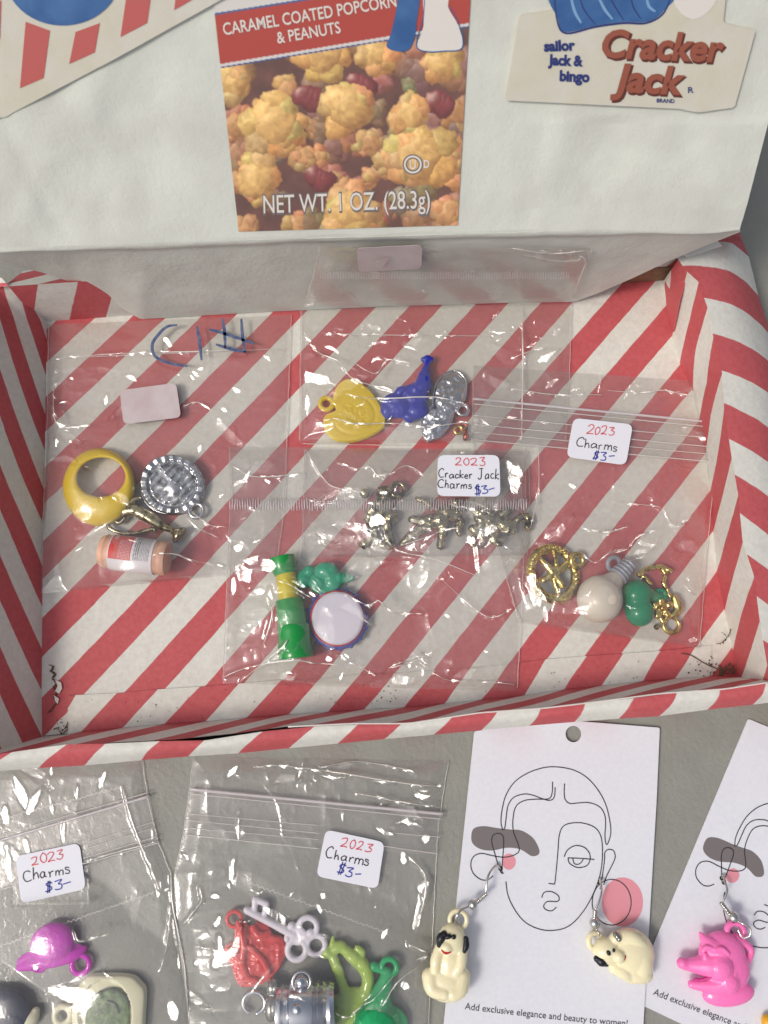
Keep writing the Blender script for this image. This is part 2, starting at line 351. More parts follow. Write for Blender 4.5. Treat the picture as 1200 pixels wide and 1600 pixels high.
M_ = dict(
    stripe=stripe_mat(),
    table=mat('table_vinyl', lin(146, 146, 138), .5, colvar=(lin(137, 137, 129), .45, .3, .75), bump=[(.35, .10), (5, .03), (26, .012)]),
    white=mat('white_wrapped_card', lin(214, 217, 207), .7, colvar=(lin(203, 203, 194), .5, .35, .7), bump=[(.5, .10), (7, .012), (24, .008)], spec=.3),
    cardboard=mat('brown_cardboard', lin(140, 108, 82), .8, colvar=(lin(118, 88, 66), 3, .3, .7), bump=[(25, .01)]),
    paperedge=mat('torn_white_paper', lin(220, 214, 206), .8), dirt=mat('dark_dirt', lin(96, 74, 60), .9, bump=[(10, .03)]),
    film=film_mat('clear_bag_film', haze=.04), filmback=film_mat('clear_bag_film_back', haze=.03, refl=.05), seam=film_mat('bag_seam', haze=.35, refl=.25, rough=.25), zipm=film_mat('bag_zip', haze=.42, refl=.16, rough=.3, hz=(.86, .80, .82, 1)),
    crease_glint=film_mat('pale_glint_film', haze=.42, refl=.55, rough=.3, hz=(1, .95, .86, 1)), zigm=film_mat('perforated_print', haze=.55, refl=.2, rough=.3), marker=mat('blue_marker', lin(66, 84, 124), .4, colvar=(lin(104, 112, 140), 5, .4, .62)),  # cream haze on the bag folds paints in their glint
    sticker=mat('sticker_paper', lin(224, 224, 232), .5, bump=[(6, .004)]), stickback=mat('sticker_seen_from_behind', lin(200, 188, 188), .5, colvar=(lin(190, 172, 174), 1.2, .35, .65)),
    inkred=mat('red_ink', lin(205, 70, 80), .5), inkblack=mat('black_ink', lin(45, 42, 50), .5), inkblue=mat('blue_ink', lin(52, 66, 160), .5),
    card=mat('white_card', lin(224, 224, 230), .38, bump=[(.4, .03), (30, .002)], colvar=(lin(218, 218, 225), 6, .3, .7)),
    line=mat('print_black', lin(48, 48, 52), .5), greyp=mat('print_grey', lin(118, 110, 110), .45), pinkp=mat('print_pink', lin(222, 146, 156), .45), textp=mat('print_dark_grey', lin(60, 60, 68), .5),
    hole=mat('table_through_hole', lin(60, 62, 58), .8),
    silver=mat('silver_metal', lin(205, 206, 210), .16, 1), silverd=mat('tarnished_silver', lin(160, 158, 150), .22, 1, bump=[(8, .02)]), antique=mat('antique_brass', lin(196, 186, 150), .2, 1, colvar=(lin(60, 54, 40), 3.6, .46, .6)),
    gold=mat('gold_metal', lin(236, 214, 132), .2, 1, colvar=(lin(140, 116, 56), 4, .5, .66)), wire=mat('ear_wire', lin(210, 208, 200), .14, 1),
    yellow=mat('yellow_plastic', lin(222, 190, 16), .3, sss=.35, bump=[(3, .02)]), heart=mat('yellow_heart_plastic', lin(236, 204, 50), .35, sss=.4, trans=.15, bump=[(12, .01)]),
    blue=mat('blue_plastic', lin(36, 46, 158), .3, sss=.1), green=mat('green_plastic', lin(22, 142, 62), .25, coat=.3), yellow2=mat('yellow_tube', lin(206, 190, 30), .3),
    teal=mat('clear_teal_plastic', lin(40, 200, 152), .1, trans=.45, sss=.15), jade=mat('jade_plastic', lin(24, 172, 120), .15, trans=.45, sss=.3),
    drum=mat('drum_face', lin(216, 210, 222), .5, bump=[(5, .004)]), drumr=mat('red_drum_line', lin(190, 52, 52), .4), drumb=mat('blue_drum_rim', lin(70, 80, 160), .35),
    bulb=mat('frosted_plastic', lin(226, 216, 200), .3, sss=.6, trans=.15), greyplas=mat('grey_plastic', lin(150, 152, 160), .3),
    purple=mat('purple_clear_plastic', lin(240, 40, 222), .05, trans=.3, ior=1.45, sss=.3), cream=mat('cream_plastic', lin(238, 228, 190), .25, sss=.4, coat=.3), creamd=mat('ivory_plastic', lin(226, 222, 190), .3, sss=.3),
    greenpaint=mat('green_paint', lin(120, 140, 96), .5, colvar=(lin(88, 104, 84), 5, .35, .65)), navy=mat('navy_plastic', lin(30, 38, 66), .35),
    red=mat('clear_red_plastic', lin(255, 92, 92), .08, trans=.3, sss=.3), lime=mat('clear_lime_plastic', lin(206, 238, 112), .1, trans=.35, sss=.2), grn2=mat('clear_green_plastic', lin(50, 205, 128), .1, trans=.35, sss=.2),
    keyw=mat('white_plastic', lin(226, 220, 228), .3, sss=.2), pink=mat('pink_plastic', lin(252, 124, 188), .25, sss=.3, coat=.2), black=mat('black_paint', lin(28, 28, 36), .35), redp=mat('red_paint', lin(190, 30, 36), .4),
    wood=mat('pale_wood', lin(226, 182, 156), .5, sss=.1, colvar=(lin(212, 160, 132), 3, .3, .7)), labelw=mat('label_white', lin(224, 218, 220), .5), labelr=mat('label_red', lin(206, 74, 66), .5),
    brownl=mat('brown_letters', lin(150, 84, 66), .55), brownd=mat('dark_brown_outline', lin(96, 50, 42), .6), bluep=mat('print_blue', lin(52, 92, 146), .55, colvar=(lin(70, 112, 164), 1.5, .35, .7)), navyp=mat('print_navy', lin(46, 58, 116), .55),
    letw=mat('print_white', lin(222, 216, 208), .55), redband=mat('print_red', lin(188, 94, 90), .6), creamp=mat('printed_cream_paper', lin(208, 204, 192), .6, colvar=(lin(204, 198, 178), 1, .35, .7), bump=[(1, .03), (18, .008)]), popcorn=vcol_mat('popcorn_print'),
    crumb=mat('amber_plastic', lin(226, 170, 40), .3, sss=.2))

# ---------------------------------------------------------------- table
X = np.linspace(-90, 90, 60); tg = np.array([[x, y, TZ] for y in np.linspace(-70, 110, 60) for x in X])
obj('table_top', tg, gridf(60, 60), M_['table'], origin=(0, 0, TZ), kind='structure')

# ---------------------------------------------------------------- striped tray
tray = thing('open_tray', 'wide shallow cardboard tray lined with red and white striped paper, holding the bags of charms', 'tray', (0, 3, TZ))
BD = {-10: [(78, 560), (132, 512)], -9: [(72, 619), (125, 572), (190, 512)], -8: [(72, 671), (87, 657), (175, 577), (240, 515)], -7: [(67, 730), (187, 620)], -6: [(67, 788), (165, 695), (195, 662)],
      -5: [(66, 846), (107, 807), (145, 772), (190, 730)], -4: [(67, 904), (148, 827)], -3: [(66, 967), (107, 923), (154, 879)], -2: [(66, 1029), (181, 909)], -1: [(66, 1091), (91, 1066), (239, 909)],
      0: [(128, 1085), (240, 970), (469, 720)], 1: [(192, 1082), (520, 720)], 2: [(256, 1077), (571, 720)], 3: [(320, 1073), (621, 720)], 4: [(380, 1068), (680, 720)], 5: [(444, 1062)],
      6: [(505, 1050), (960, 512), (1010, 455)], 7: [(563, 1053), (960, 572), (1040, 476)], 8: [(620, 1050), (1004, 581), (1050, 526)], 9: [(680, 1047)], 10: [(737, 1045), (975, 740), (1040, 662)],
      11: [(790, 1040), (960, 825), (1026, 740)], 12: [(856, 1030), (975, 872), (1077, 740)], 13: [(915, 1025), (1035, 865), (1110, 767)], 14: [(971, 1021), (1045, 915), (1085, 865), (1115, 831)],
      15: [(1030, 1015), (1087, 932), (1120, 892)], 16: [(1087, 1013), (1132, 955)]}
pts = np.array([(x, y, k) for k, l in BD.items() for x, y in l], float)
def basis(x, y):
    x = (np.asarray(x, float) - 600) / 600; y = (np.asarray(y, float) - 780) / 400
    return np.stack([x ** i * y ** j for i in range(4) for j in range(4) if i + j <= 3], -1)
cf = np.linalg.lstsq(basis(pts[:, 0], pts[:, 1]), pts[:, 2], rcond=None)[0]
def phase(x, y): return basis(x, y) @ cf
def knots(P, n):
    P = np.array(P, float); d = np.r_[0, np.cumsum(np.hypot(*(P[1:, :2] - P[:-1, :2]).T))]; s = np.linspace(0, d[-1], n)
    return np.stack([np.interp(s, d, P[:, i]) for i in range(P.shape[1])], -1)
def warp(A, amp, seed):
    A = A.copy(); A[:, 0] += amp * (fnoise(A[:, 0] * .02, A[:, 1] * .02, seed) - .5); A[:, 1] += amp * (fnoise(A[:, 0] * .02, A[:, 1] * .02, seed + 9) - .5); return A
def loft(name, A, B, bulge=0.0, rows=10, n=220, down=None, m=None, jitter=.04, seed=1):
    """sheet between two creases; each crease is px, py, z, stripe"""
    A = knots(A, n); B = knots(B, n); WA = np.array([U(a[0], a[1], a[2]) for a in A]); WB = np.array([U(b[0], b[1], b[2]) for b in B])
    t = np.linspace(0, 1, rows)[:, None, None]; V = WA * (1 - t) + WB * t; V[:, :, 2] += bulge * np.sin(np.pi * t[:, :, 0])
    V[:, :, 2] += jitter * np.sin(np.pi * t[:, :, 0]) * (fnoise(V[:, :, 0] * .5 + 40, V[:, :, 1] * .5 + 40, seed) - .5) * 2
    ph = A[:, 3] * (1 - t[:, :, 0]) + B[:, 3] * t[:, :, 0]; F = gridf(rows, n)
    return obj(name, V, F, m or M_['stripe'], tray, attrs={'stripe': ph})
# floor sheet
CL = [(74, 500), (72, 560), (71, 640), (70, 730), (67, 846), (66, 967), (65, 1060), (66, 1152)]
CR = [(1036, 440), (1041, 472), (1050, 526), (1062, 567), (1080, 630), (1100, 710), (1110, 767), (1114, 831), (1120, 892), (1132, 955), (1145, 1017), (1150, 1058)]
def edge_at(E, y):
    E = np.array(E); return np.interp(y, E[:, 1], E[:, 0])
nr, nc = 140, 200; ty = np.linspace(0, 1, nr)
PX = np.zeros((nr, nc)); PY = np.zeros((nr, nc))
for i, t in enumerate(ty):
    yl = 470 + t * (1150 - 470); yr = 410 + t * (1056 - 410); xl = edge_at(CL, yl) - 6; xr = edge_at(CR, yr) + 16; s = np.linspace(0, 1, nc); PX[i] = xl + s * (xr - xl); PY[i] = yl + s * (yr - yl)
W = U(PX, PY, 0.0); W[:, :, 2] += .03 * (fnoise(W[:, :, 0] * .4 + 30, W[:, :, 1] * .4 + 30, 4) - .5)
obj('floor_sheet', W, gridf(nr, nc), M_['stripe'], tray, attrs={'stripe': phase(PX, PY)})
# overlapping sheet at the front of the floor, folded up from the front wall
LOWT = [(106, 1087, .06, -.35), (118, 1086, .06, 0), (183, 1083, .06, 1), (247, 1077, .06, 2), (312, 1073, .06, 3), (373, 1068, .06, 4), (440, 1062, .06, 5), (500, 1061, .06, 6), (563, 1053, .06, 7), (617, 1052, .06, 8), (680, 1047, .06, 9), (735, 1044, .06, 10),
        (793, 1038, .06, 11), (853, 1030, .06, 12), (917, 1025, .06, 13), (974, 1021, .06, 14), (1032, 1017, .06, 15), (1087, 1011, .06, 16), (1112, 1008, .06, 16.5)]
LOWB = [(106, 1147, .05, .7), (127, 1143, .05, 1), (192, 1137, .05, 2), (257, 1131, .05, 3), (322, 1127, .05, 4), (387, 1121, .05, 5), (452, 1116, .05, 6), (513, 1112, .05, 7), (570, 1108, .05, 8), (632, 1105, .05, 9), (695, 1099, .05, 10), (753, 1093, .05, 11),
        (820, 1086, .05, 12), (882, 1077, .05, 13), (940, 1071, .05, 14), (1005, 1064, .05, 15), (1055, 1060, .05, 16), (1112, 1056, .05, 17)]
loft('folded_sheet', LOWT, LOWB, rows=6, jitter=0)
# walls
CRE_F = [(40, 1154, 0, -.5)] + [(a[0], a[1], 0, a[3]) for a in LOWB] + [(1152, 1057, 0, 17.5), (1165, 1055, 0, 17.8)]
RIMF = [(-60, 1188), (0, 1181), (100, 1167), (180, 1161), (267, 1157), (367, 1147), (450, 1136), (550, 1131), (637, 1131), (750, 1114), (850, 1107), (933, 1097), (1033, 1084), (1133, 1077), (1205, 1066)]
cx = np.array([a[0] for a in CRE_F]); cp = np.array([a[3] for a in CRE_F])
def fph(x):
    x = x + 150; return np.interp(x, cx, cp) + max(0, x - 1165) / 58.0
RZ = 3.0
loft('front_wall', CRE_F, [(x, y - 1, RZ, fph(x)) for x, y in RIMF], bulge=.12, seed=5, rows=16)
RJI = [(-60, 1186, -11), (20, 1175, -10), (105, 1163, -9), (165, 1162, -8), (250, 1158, -7), (320, 1157, -6), (410, 1143, -5), (492, 1135, -4), (560, 1132, -3), (627, 1131, -2), (707, 1120, -1), (777, 1112, 0), (845, 1108, 1), (915, 1099, 2), (990, 1091, 3), (1058, 1082, 4), (1125, 1078, 5), (1197, 1067, 6), (1215, 1064, 6.3)]
RJO = [(-80, 1211, -10.7), (-20, 1206, -10), (60, 1200, -9), (132, 1196, -8), (220, 1188, -7), (295, 1182, -6), (372, 1177, -5), (452, 1169, -4), (527, 1162, -3), (600, 1155, -2), (677, 1148, -1), (752, 1141, 0), (827, 1134, 1), (898, 1128, 2), (967, 1123, 3), (1030, 1119, 4), (1105, 1109, 5), (1177, 1101, 6), (1240, 1093, 6.9)]
RI = [(x, y, RZ + .02, k) for x, y, k in RJI]; RO = [(x, y, 2.35, k) for x, y, k in RJO]
loft('front_rim', RI, RO, bulge=.26, rows=14, seed=6, jitter=.07)
loft('front_outside', RO, [(600 + (x - 600) * .925, 1076 + (y - 1076) * .925, TZ, k + .8) for x, y, z, k in RO], rows=6)
MB_ = MB()
MB_.tube([U(x, y - .5, RZ + .035) for x, y in [(p[0], p[1]) for p in knots([(x, y) for x, y in RIMF if x > 400], 60)]], .028, 6)
MB_.obj('raised_paper_edge', M_['paperedge'], tray)
CRE_R = [(CR[0][0], CR[0][1], 0, float(phase(*CR[0])))] + [(x, y, 0, k) for x, y, k in [(1041, 472, 7), (1050, 526, 8), (1062, 567, 9), (1083, 612, 10), (1092, 662, 11), (1102, 712, 12), (1110, 767, 13), (1114, 831, 14), (1120, 892, 15), (1132, 955, 16), (1145, 1017, 17), (1152, 1058, 17.8)]]
RIM_R = [(1060, 405, 7.6), (1074, 424, 8), (1092, 440, 9), (1106, 480, 10), (1115, 525, 11), (1129, 582, 12), (1132, 635, 13), (1144, 715, 14), (1154, 772, 15), (1161, 845, 16), (1179, 900, 17), (1188, 970, 18), (1199, 1037, 19), (1207, 1066, 19.4)]
loft('right_wall', CRE_R, [(x, y, RZ, k) for x, y, k in RIM_R], bulge=-.05, seed=7, rows=16)
ORI = [(1056, 392, -.6), (1070, 401, 0), (1085, 415, 1), (1105, 466, 2), (1115, 521, 3), (1129, 579, 4), (1131, 630, 5), (1136, 686, 6), (1149, 742, 7), (1156, 802, 8), (1170, 866, 9), (1184, 932, 10), (1196, 1000, 11), (1206, 1062, 12)]
ry_ = [p[1] for p in RIM_R]; rx_ = [p[0] for p in RIM_R]; oy_ = [p[1] for p in ORI]; ok_ = [p[2] for p in ORI]; ORI = ORI[:1] + [(float(np.interp(y, ry_, rx_)), y, float(np.interp(y, oy_, ok_))) for y in sorted(set(ry_) | set(o for o in oy_ if o > 405))]
ORO = [(1150, 352, -.7), (1170, 401, 0), (1185, 462, 1), (1206, 527, 2), (1228, 593, 3), (1240, 657, 4), (1252, 727, 5), (1262, 787, 6), (1272, 863, 7), (1282, 925, 8), (1290, 982, 9), (1298, 1040, 10), (1304, 1090, 11), (1312, 1150, 12)]
loft('right_rim', [(x - .8, y, RZ + .02, k) for x, y, k in ORI], [(x, y, 1.0, k) for x, y, k in ORO], bulge=.5, seed=8, rows=14)
loft('right_outside', [(x, y, 1.0, k) for x, y, k in ORO], [(x - 6, y, TZ, k + .4) for x, y, k in ORO], rows=4)
CRE_L = [(edge_at(CL, y), y, 0, k) for y, k in [(498, .4), (530, 1), (587, 2), (648, 3), (705, 4), (765, 5), (818, 6), (885, 7), (949, 8), (1014, 9), (1080, 10), (1152, 11)]]
RIM_L = [(-4, 395, 2.9), (-35, 440, 4.7), (-35, 455, 5), (-35, 540, 6), (-35, 622, 7), (-35, 705, 8), (-35, 785, 9), (-35, 855, 10), (-35, 930, 11), (-36, 1000, 12), (-38, 1075, 13), (-42, 1150, 14), (-50, 1188, 14.6)]
cl_ = project(U(60, 503, 0) + np.array([0, .15, RZ])); RIM_L = [(float(cl_[0]) + 1, float(cl_[1]), 1.3), (2, float(cl_[1]) - 14, 3.0), (-22, 432, 4.0), (-33, 444, 4.8)] + RIM_L[2:]
loft('left_wall', CRE_L, [(x, y, RZ, k) for x, y, k in RIM_L], bulge=.1, seed=9, rows=16)
loft('left_rim', [(x, y, RZ, k) for x, y, k in RIM_L], [(x - 70, y + 20, 1.5, k) for x, y, k in RIM_L], bulge=.3)
loft('left_outside', [(x - 70, y + 20, 1.5, k) for x, y, k in RIM_L], [(x - 62, y + 20, TZ, k) for x, y, k in RIM_L], rows=4)
# back wall: crease on the floor, rising straight up
b0 = U(60, 503, 0); b1 = U(1046, 436, 0)
def bwall(name, a, b, z0, z1, dy0, dy1, k0, k1, m=None, n=160):
    s = np.linspace(0, 1, n)[None, :, None]; t = np.linspace(0, 1, 8)[:, None, None]
    V = (a * (1 - s) + b * s) + np.array([0, 1, 0]) * (dy0 + (dy1 - dy0) * t) + np.array([0, 0, 1]) * (z0 + (z1 - z0) * t)
    ph = (k0 + (s[..., 0]) * 17.5) - (t[..., 0]) * k1
    return obj(name, V, gridf(8, n), m or M_['stripe'], tray, attrs={'stripe': ph * np.ones_like(V[..., 0])})
bwall('back_wall', b0, b1, 0, RZ, 0, .15, .15, .9)
a_, b_ = b0 + np.array([-.2, 0, 0]), b1 + np.array([2.0, 0, 0])
bwall('back_rim', a_, b_, RZ, 1.4, .15, 1.7, 2.2, 1.5); bwall('back_outside', a_, b_, 1.4, TZ, 1.7, 1.6, .5, .5)
# bare cardboard where the lining misses the back wall, and the white folded corner
bwP = Plane(b0, b1, b0 + np.array([0, .15, RZ]))
prism('bare_cardboard', [(880, 480), (900, 470), (960, 436), (1006, 421), (1062, 416), (1062, 420), (1040, 437), (1036, 452), (960, 456)], .01, .05, bwP, M_['cardboard'], tray)
prism('corner_fold', rounded([(1038, 441), (1066, 418), (1075, 424), (1062, 470), (1052, 520), (1041, 476)], 3, 2), -.01, .02, Plane(U(1041, 474, .06), U(1050, 526, .06), U(1074, 424, 2.6)), mat('red_lining', lin(197, 94, 98), .62, spec=.3, bump=[(14, .008)]), tray)
prism('folded_corner_flap', [(1075, 401), (1128, 384), (1118, 372), (1060, 392)], .0, .05, Flat(RZ + .15), M_['paperedge'], tray)
# tears and grime in the two front corners
F0 = Flat(0.0)
mb = MB()
rq = random.Random(21)
def jag(P, w0, off):
    Q = smoothpts([np.array(p, float) for p in P], 7)
    for i in range(len(Q) - 1): ribbon(mb, [Q[i] + np.array([rq.uniform(-1.2, 1.2), rq.uniform(-1, 1)]), Q[i + 1] + np.array([rq.uniform(-1.2, 1.2), rq.uniform(-1, 1)])], w0 * rq.uniform(.35, 1.15), F0, off + rq.uniform(0, .01), k=1)
jag([(77, 1039), (83, 1043), (80, 1049), (86, 1053), (82, 1061), (88, 1066), (84, 1074), (89, 1080), (85, 1090), (88, 1097), (81, 1108), (74, 1114)], 3.4, .05)
jag([(91, 1140), (97, 1146), (104, 1141), (106, 1128)], 2.0, .08)
mb.obj('torn_crack', M_['dirt'], tray, smooth=False, kind='stuff')
for poly in ([(86, 1062), (95, 1066), (97, 1076), (92, 1084), (86, 1080), (90, 1072)], [(84, 1086), (92, 1092), (90, 1100), (86, 1095)]):
    prism('torn_paper', poly, .05, .09, F0, M_['paperedge'], tray)
mb = MB()
jag([(1120, 1006), (1128, 1004), (1135, 998), (1140, 990), (1142, 983)], 3.2, .32)
jag([(1128, 988), (1133, 992), (1137, 996)], 1.2, .33)
ribbon(mb, [(1065, 1021), (1080, 1024), (1100, 1036), (1120, 1045)], 1.6, F0, .12, k=4)
mb.obj('split', M_['dirt'], tray, smooth=False)
mb = MB(); r = random.Random(4)
def flake(x, y, s, z=.06, rr=r):
    n = 7; c = U(x, y, z); V = [c + np.array([s * rr.uniform(.4, 1) * math.cos(a), s * rr.uniform(.4, 1) * math.sin(a), rr.uniform(0, s * .5)]) for a in [6.28 * i / n for i in range(n)]] + [c + np.array([0, 0, s * .6])]
    mb.add(V, [[i, (i + 1) % n, n] for i in range(n)])
for i in range(40): flake(r.gauss(1133, 11), r.gauss(1047, 5), r.uniform(.03, .10), .1)
for i in range(26): flake(r.gauss(1105, 12), r.gauss(1042, 8), r.uniform(.02, .06), .08)
for i in range(60): flake(r.uniform(110, 1100), 0, .001)
def fl_y(x): return 1148 - (x - 66) * .089
for i in range(120):
    x = r.uniform(100, 1110); y = fl_y(x) - abs(r.gauss(0, 26)) - 2; flake(x, y, r.uniform(.010, .035), .07)
for i in range(34): flake(r.gauss(600, 40), fl_y(600) - abs(r.gauss(12, 8)), r.uniform(.01, .04), .07)
for i in range(22): flake(r.gauss(96, 6), r.gauss(1136, 8), r.uniform(.02, .06), .08)
mb.obj('grit', M_['dirt'], tray, kind='stuff')

# ---------------------------------------------------------------- white box standing in the tray
RH = 6.4
rl = U(-80, 394, RH); rr_ = U(1157, 360, RH)
lean = math.radians(38.8); upd = np.array([0, math.sin(lean), math.cos(lean)])
along = (rr_ - rl) / np.linalg.norm(rr_ - rl); along_f = along
FP = Plane(rl, rr_, rl + upd)
box = thing('white_box', 'white wrapped cardboard box leaning in the back of the striped tray, printed with caramel popcorn', 'box', (0, 17, 0))
ridge = [(-80, 393), (0, 392), (150, 386), (300, 379), (450, 372), (600, 367), (750, 364), (900, 362), (1050, 362), (1120, 362), (1157, 358)]
top_len = 12.0
n = 180; R_ = knots(ridge, n)
rows = 90; V = np.zeros((rows, n, 3))
right_dir = (FP.at(1210, 155) - FP.at(1157, 358)); right_dir /= np.linalg.norm(right_dir)
left_dir = upd
for j in range(n):
    s = j / (n - 1); base = FP.at(R_[j, 0], R_[j, 1] - 4); d = left_dir * (1 - s) + right_dir * s; d /= np.linalg.norm(d)
    for i in range(rows): V[i, j] = base + d * (top_len * i / (rows - 1))
wx, wy = project(V)
bump = .30 * (fnoise(wx * .008 + 3 + wy * .002, wy * .004 + 3, 21, 3) - .5) + .05 * np.exp(-((wx - 150 - (wy - 200) * .35) / 30) ** 2) + .06 * np.exp(-((wx - 860 + (wy - 300) * .1) / 26) ** 2) * (wy > 170) - .04 * np.exp(-((wx - 60 - (wy - 300) * .5) / 14) ** 2)
bump *= np.clip((np.arange(rows) / 6.0), 0, 1)[:, None]
calm = np.ones_like(wx); calm[(wx > 300) & (wx < 760)] = .0
calm = np.where(wx < 300, np.clip((300 - wx) / 60, 0, 1), np.where(wx > 760, np.clip((wx - 760) / 60, 0, 1), 0)); calm = np.where((wx > 780) & (wy < 185), calm * .2, calm)
bump = bump * calm; V += FP.N * bump[..., None]
obj('front_panel', V, gridf(rows, n), M_['white'], box)
# rolled lower edge, then the under flap that runs back down to the floor
low = [(-80, 400, 5.6), (0, 411, 5.2), (60, 424, 3.9), (115, 442, 2.6), (170, 470, 1.2), (220, 499, .08), (400, 488, .08), (600, 479, .08), (800, 473, .08), (897, 472, .08), (935, 458, .8), (990, 434, 2.0), (1045, 408, 3.4), (1100, 385, 4.8), (1140, 369, 5.7), (1157, 362, 6.2)]
Lw = knots(low, n)
# resample so that flap columns pair by picture x
xs = np.linspace(-80, 1157, n); lowa = np.array(low); Lw = np.stack([xs, np.interp(xs, lowa[:, 0], lowa[:, 1]), np.interp(xs, lowa[:, 0], lowa[:, 2])], -1)
Rr = np.stack([xs, np.interp(xs, [p[0] for p in ridge], [p[1] for p in ridge])], -1)
A = np.array([FP.at(x, y - 4) for x, y in Rr]); A0 = V[0]
Bq = np.array([U(*p) for p in Lw]); rows2 = 40; V2 = np.zeros((rows2, n, 3))
for j in range(n):
    a = V[0, j]; b = Bq[j]
    e = a + np.array([0, -.10, -.28]) + FP.N * .10
    e = e + np.array([0, 0, .06]) * math.sin(xs[j] * .045)
    for i in range(rows2):
        t = i / (rows2 - 1)
        if t < .2: u = t / .2; V2[i, j] = (1 - u) ** 2 * a + 2 * u * (1 - u) * e + u * u * (a * .93 + b * .07 + np.array([0, 0.02, -.12]))
        else: u = (t - .2) / .8; c = a * .93 + b * .07 + np.array([0, 0.02, -.12]); V2[i, j] = c * (1 - u) + b * u
wx, wy = project(V2); wob = .10 * (fnoise(wx * .012 + 9, wy * .012 + 9, 33) - .5) * np.sin(np.linspace(0, np.pi, rows2))[:, None]
V2[..., 1] -= wob
obj('under_flap', V2, gridf(rows2, n), M_['white'], box)
# back, sides and top of the box as one shell
bk = np.array([0, 5.5, -1.2]); q = [V[0, 0], V[0, -1], V[-1, -1], V[-1, 0]]
lo = [Bq[0], Bq[-1]]
sh = MB(); Vs = q + [p + bk for p in q]
sh.add(Vs, [[4, 5, 6, 7], [3, 2, 6, 7], [1, 2, 6, 5], [0, 3, 7, 4], [0, 1, 5, 4]]); sh.obj('rear_shell', M_['white'], box, smooth=False)
flapP = Plane(U(300, 494, .08), U(860, 473, .08), FP.at(600, 363))

def flatpoly(name, poly, plane, off, mt, parent, thick=.008): return prism(name, poly, off - thick, off, plane, mt, parent)
def blur3(a): return np.stack([blur(a[..., i], 1) for i in range(3)], -1)
# popcorn print (flat printed picture)
def clampc(a): return np.clip(a, 0, 1)
gx, gy = 330, 300
qx0, qx1 = lambda t: 333 + t * (373 - 333), lambda t: 735 + t * (715 - 735)
T_ = np.linspace(-.12, 1, gy)[:, None]; S_ = np.linspace(0, 1, gx)[None, :]
PXp = (333 + 40 * T_) * (1 - S_) + (735 - 20 * T_) * S_; PYp = T_ * (362 - 10 * S_) + 0 * S_
col = np.ones((gy, gx, 3)) * np.array(lin(104, 62, 52)[:3]); zb = np.full((gy, gx), -50.0)
col *= (.6 + .8 * fnoise(PXp * .05, PYp * .05, 70))[..., None]
r = random.Random(12); L_ = np.array([-.45, -.55, .7]); L_ /= np.linalg.norm(L_)
WXp = PXp + 13 * (fnoise(PXp * .045, PYp * .045, 61, 3) - .5) + 5 * (fnoise(PXp * .16, PYp * .16, 63, 2) - .5); WYp = PYp + 13 * (fnoise(PXp * .045 + 9, PYp * .045, 62, 3) - .5) + 5 * (fnoise(PXp * .16, PYp * .16 + 9, 64, 2) - .5)
def lobe(x, y, rad, z, c, gloss=.12):
    PXp, PYp = WXp, WYp
    m = (np.abs(PXp - x) < rad) & (np.abs(PYp - y) < rad); d2 = ((PXp - x) ** 2 + (PYp - y) ** 2)
    m &= d2 < rad * rad; 
    if not m.any(): return
    h = np.sqrt(np.maximum(rad * rad - d2, 0)); zz = h + z; m &= zz > zb
    nx = (PXp - x) / rad; ny = (PYp - y) / rad; nz = h / rad; s = clampc(nx * L_[0] + ny * L_[1] + nz * L_[2]); tx = .6 + .8 * fnoise(PXp * .13 + x, PYp * .13 + y, 5, 3)
    cc = np.array(c)[None, None] * np.clip((.42 + .72 * s) * tx, .02, 1.4)[..., None] ** np.array([.85, 1.12, 1.35]) + gloss * (s ** 14)[..., None] * np.array([1, .9, .7])
    col[m] = cc[m]; zb[m] = zz[m]
def kernel(x, y, R, z, c, n=13):
    lobe(x, y, R * .72, z, c)
    for i in range(n):
        a = r.uniform(0, 6.28); d = R * r.uniform(.2, .66); lobe(x + d * math.cos(a), y + d * math.sin(a), R * r.uniform(.3, .52), z + r.uniform(-2, 7), [k * r.uniform(.82, 1.12) for k in c])
tan = lin(190, 138, 104)[:3]; yel = lin(236, 188, 112)[:3]; oran = lin(218, 162, 104)[:3]; nut = lin(142, 56, 60)[:3]
for i in range(90): kernel(r.uniform(325, 740), r.uniform(-40, 370), r.uniform(20, 34), -26, [k * r.uniform(.55, 1.05) for k in tan], 8)
for i in range(16): kernel(r.uniform(340, 730), r.uniform(60, 350), r.uniform(18, 30), -16, oran, 10)
for x, y in ((565, 130), (483, 150), (500, 275), (452, 200), (690, 160)):
    for k in range(3): lobe(x + k * 7 - 8, y + k * 3, 18, 2, nut, .45)
for x, y, R in ((505, 84, 40), (430, 195, 44), (545, 170, 42), (400, 282, 38), (655, 245, 50), (590, 85, 30), (545, 330, 44), (690, 100, 32), (640, 180, 30), (440, 215, 30), (700, 335, 28), (365, 130, 30), (470, 250, 20), (383, 352, 16), (610, 250, 26), (700, 250, 24), (580, 225, 24)): kernel(x, y, R * 1.2, 6, yel if R > 28 else oran, 18)
col = blur3(col) * .9 + .045
band = PYp < 103 - (PXp - 342) * .165; e1 = np.abs(PYp - (103 - (PXp - 342) * .165)); m = e1 < 2.6; 
col[band] = np.array(lin(178, 76, 68)[:3]); col[m] = np.array(lin(214, 208, 204)[:3]); m = (PYp > 103 - (PXp - 342) * .165) & (e1 > 2.0) & (e1 < 4.2); col[m] = np.array(lin(66, 92, 140)[:3])
m = (PYp < 24 - (PXp - 333) * .16) & (PYp > 21 - (PXp - 333) * .16); col[m] = np.array(lin(70, 100, 150)[:3]); m = (PYp < 21 - (PXp - 333) * .16); col[m] = np.array(lin(214, 210, 204)[:3])
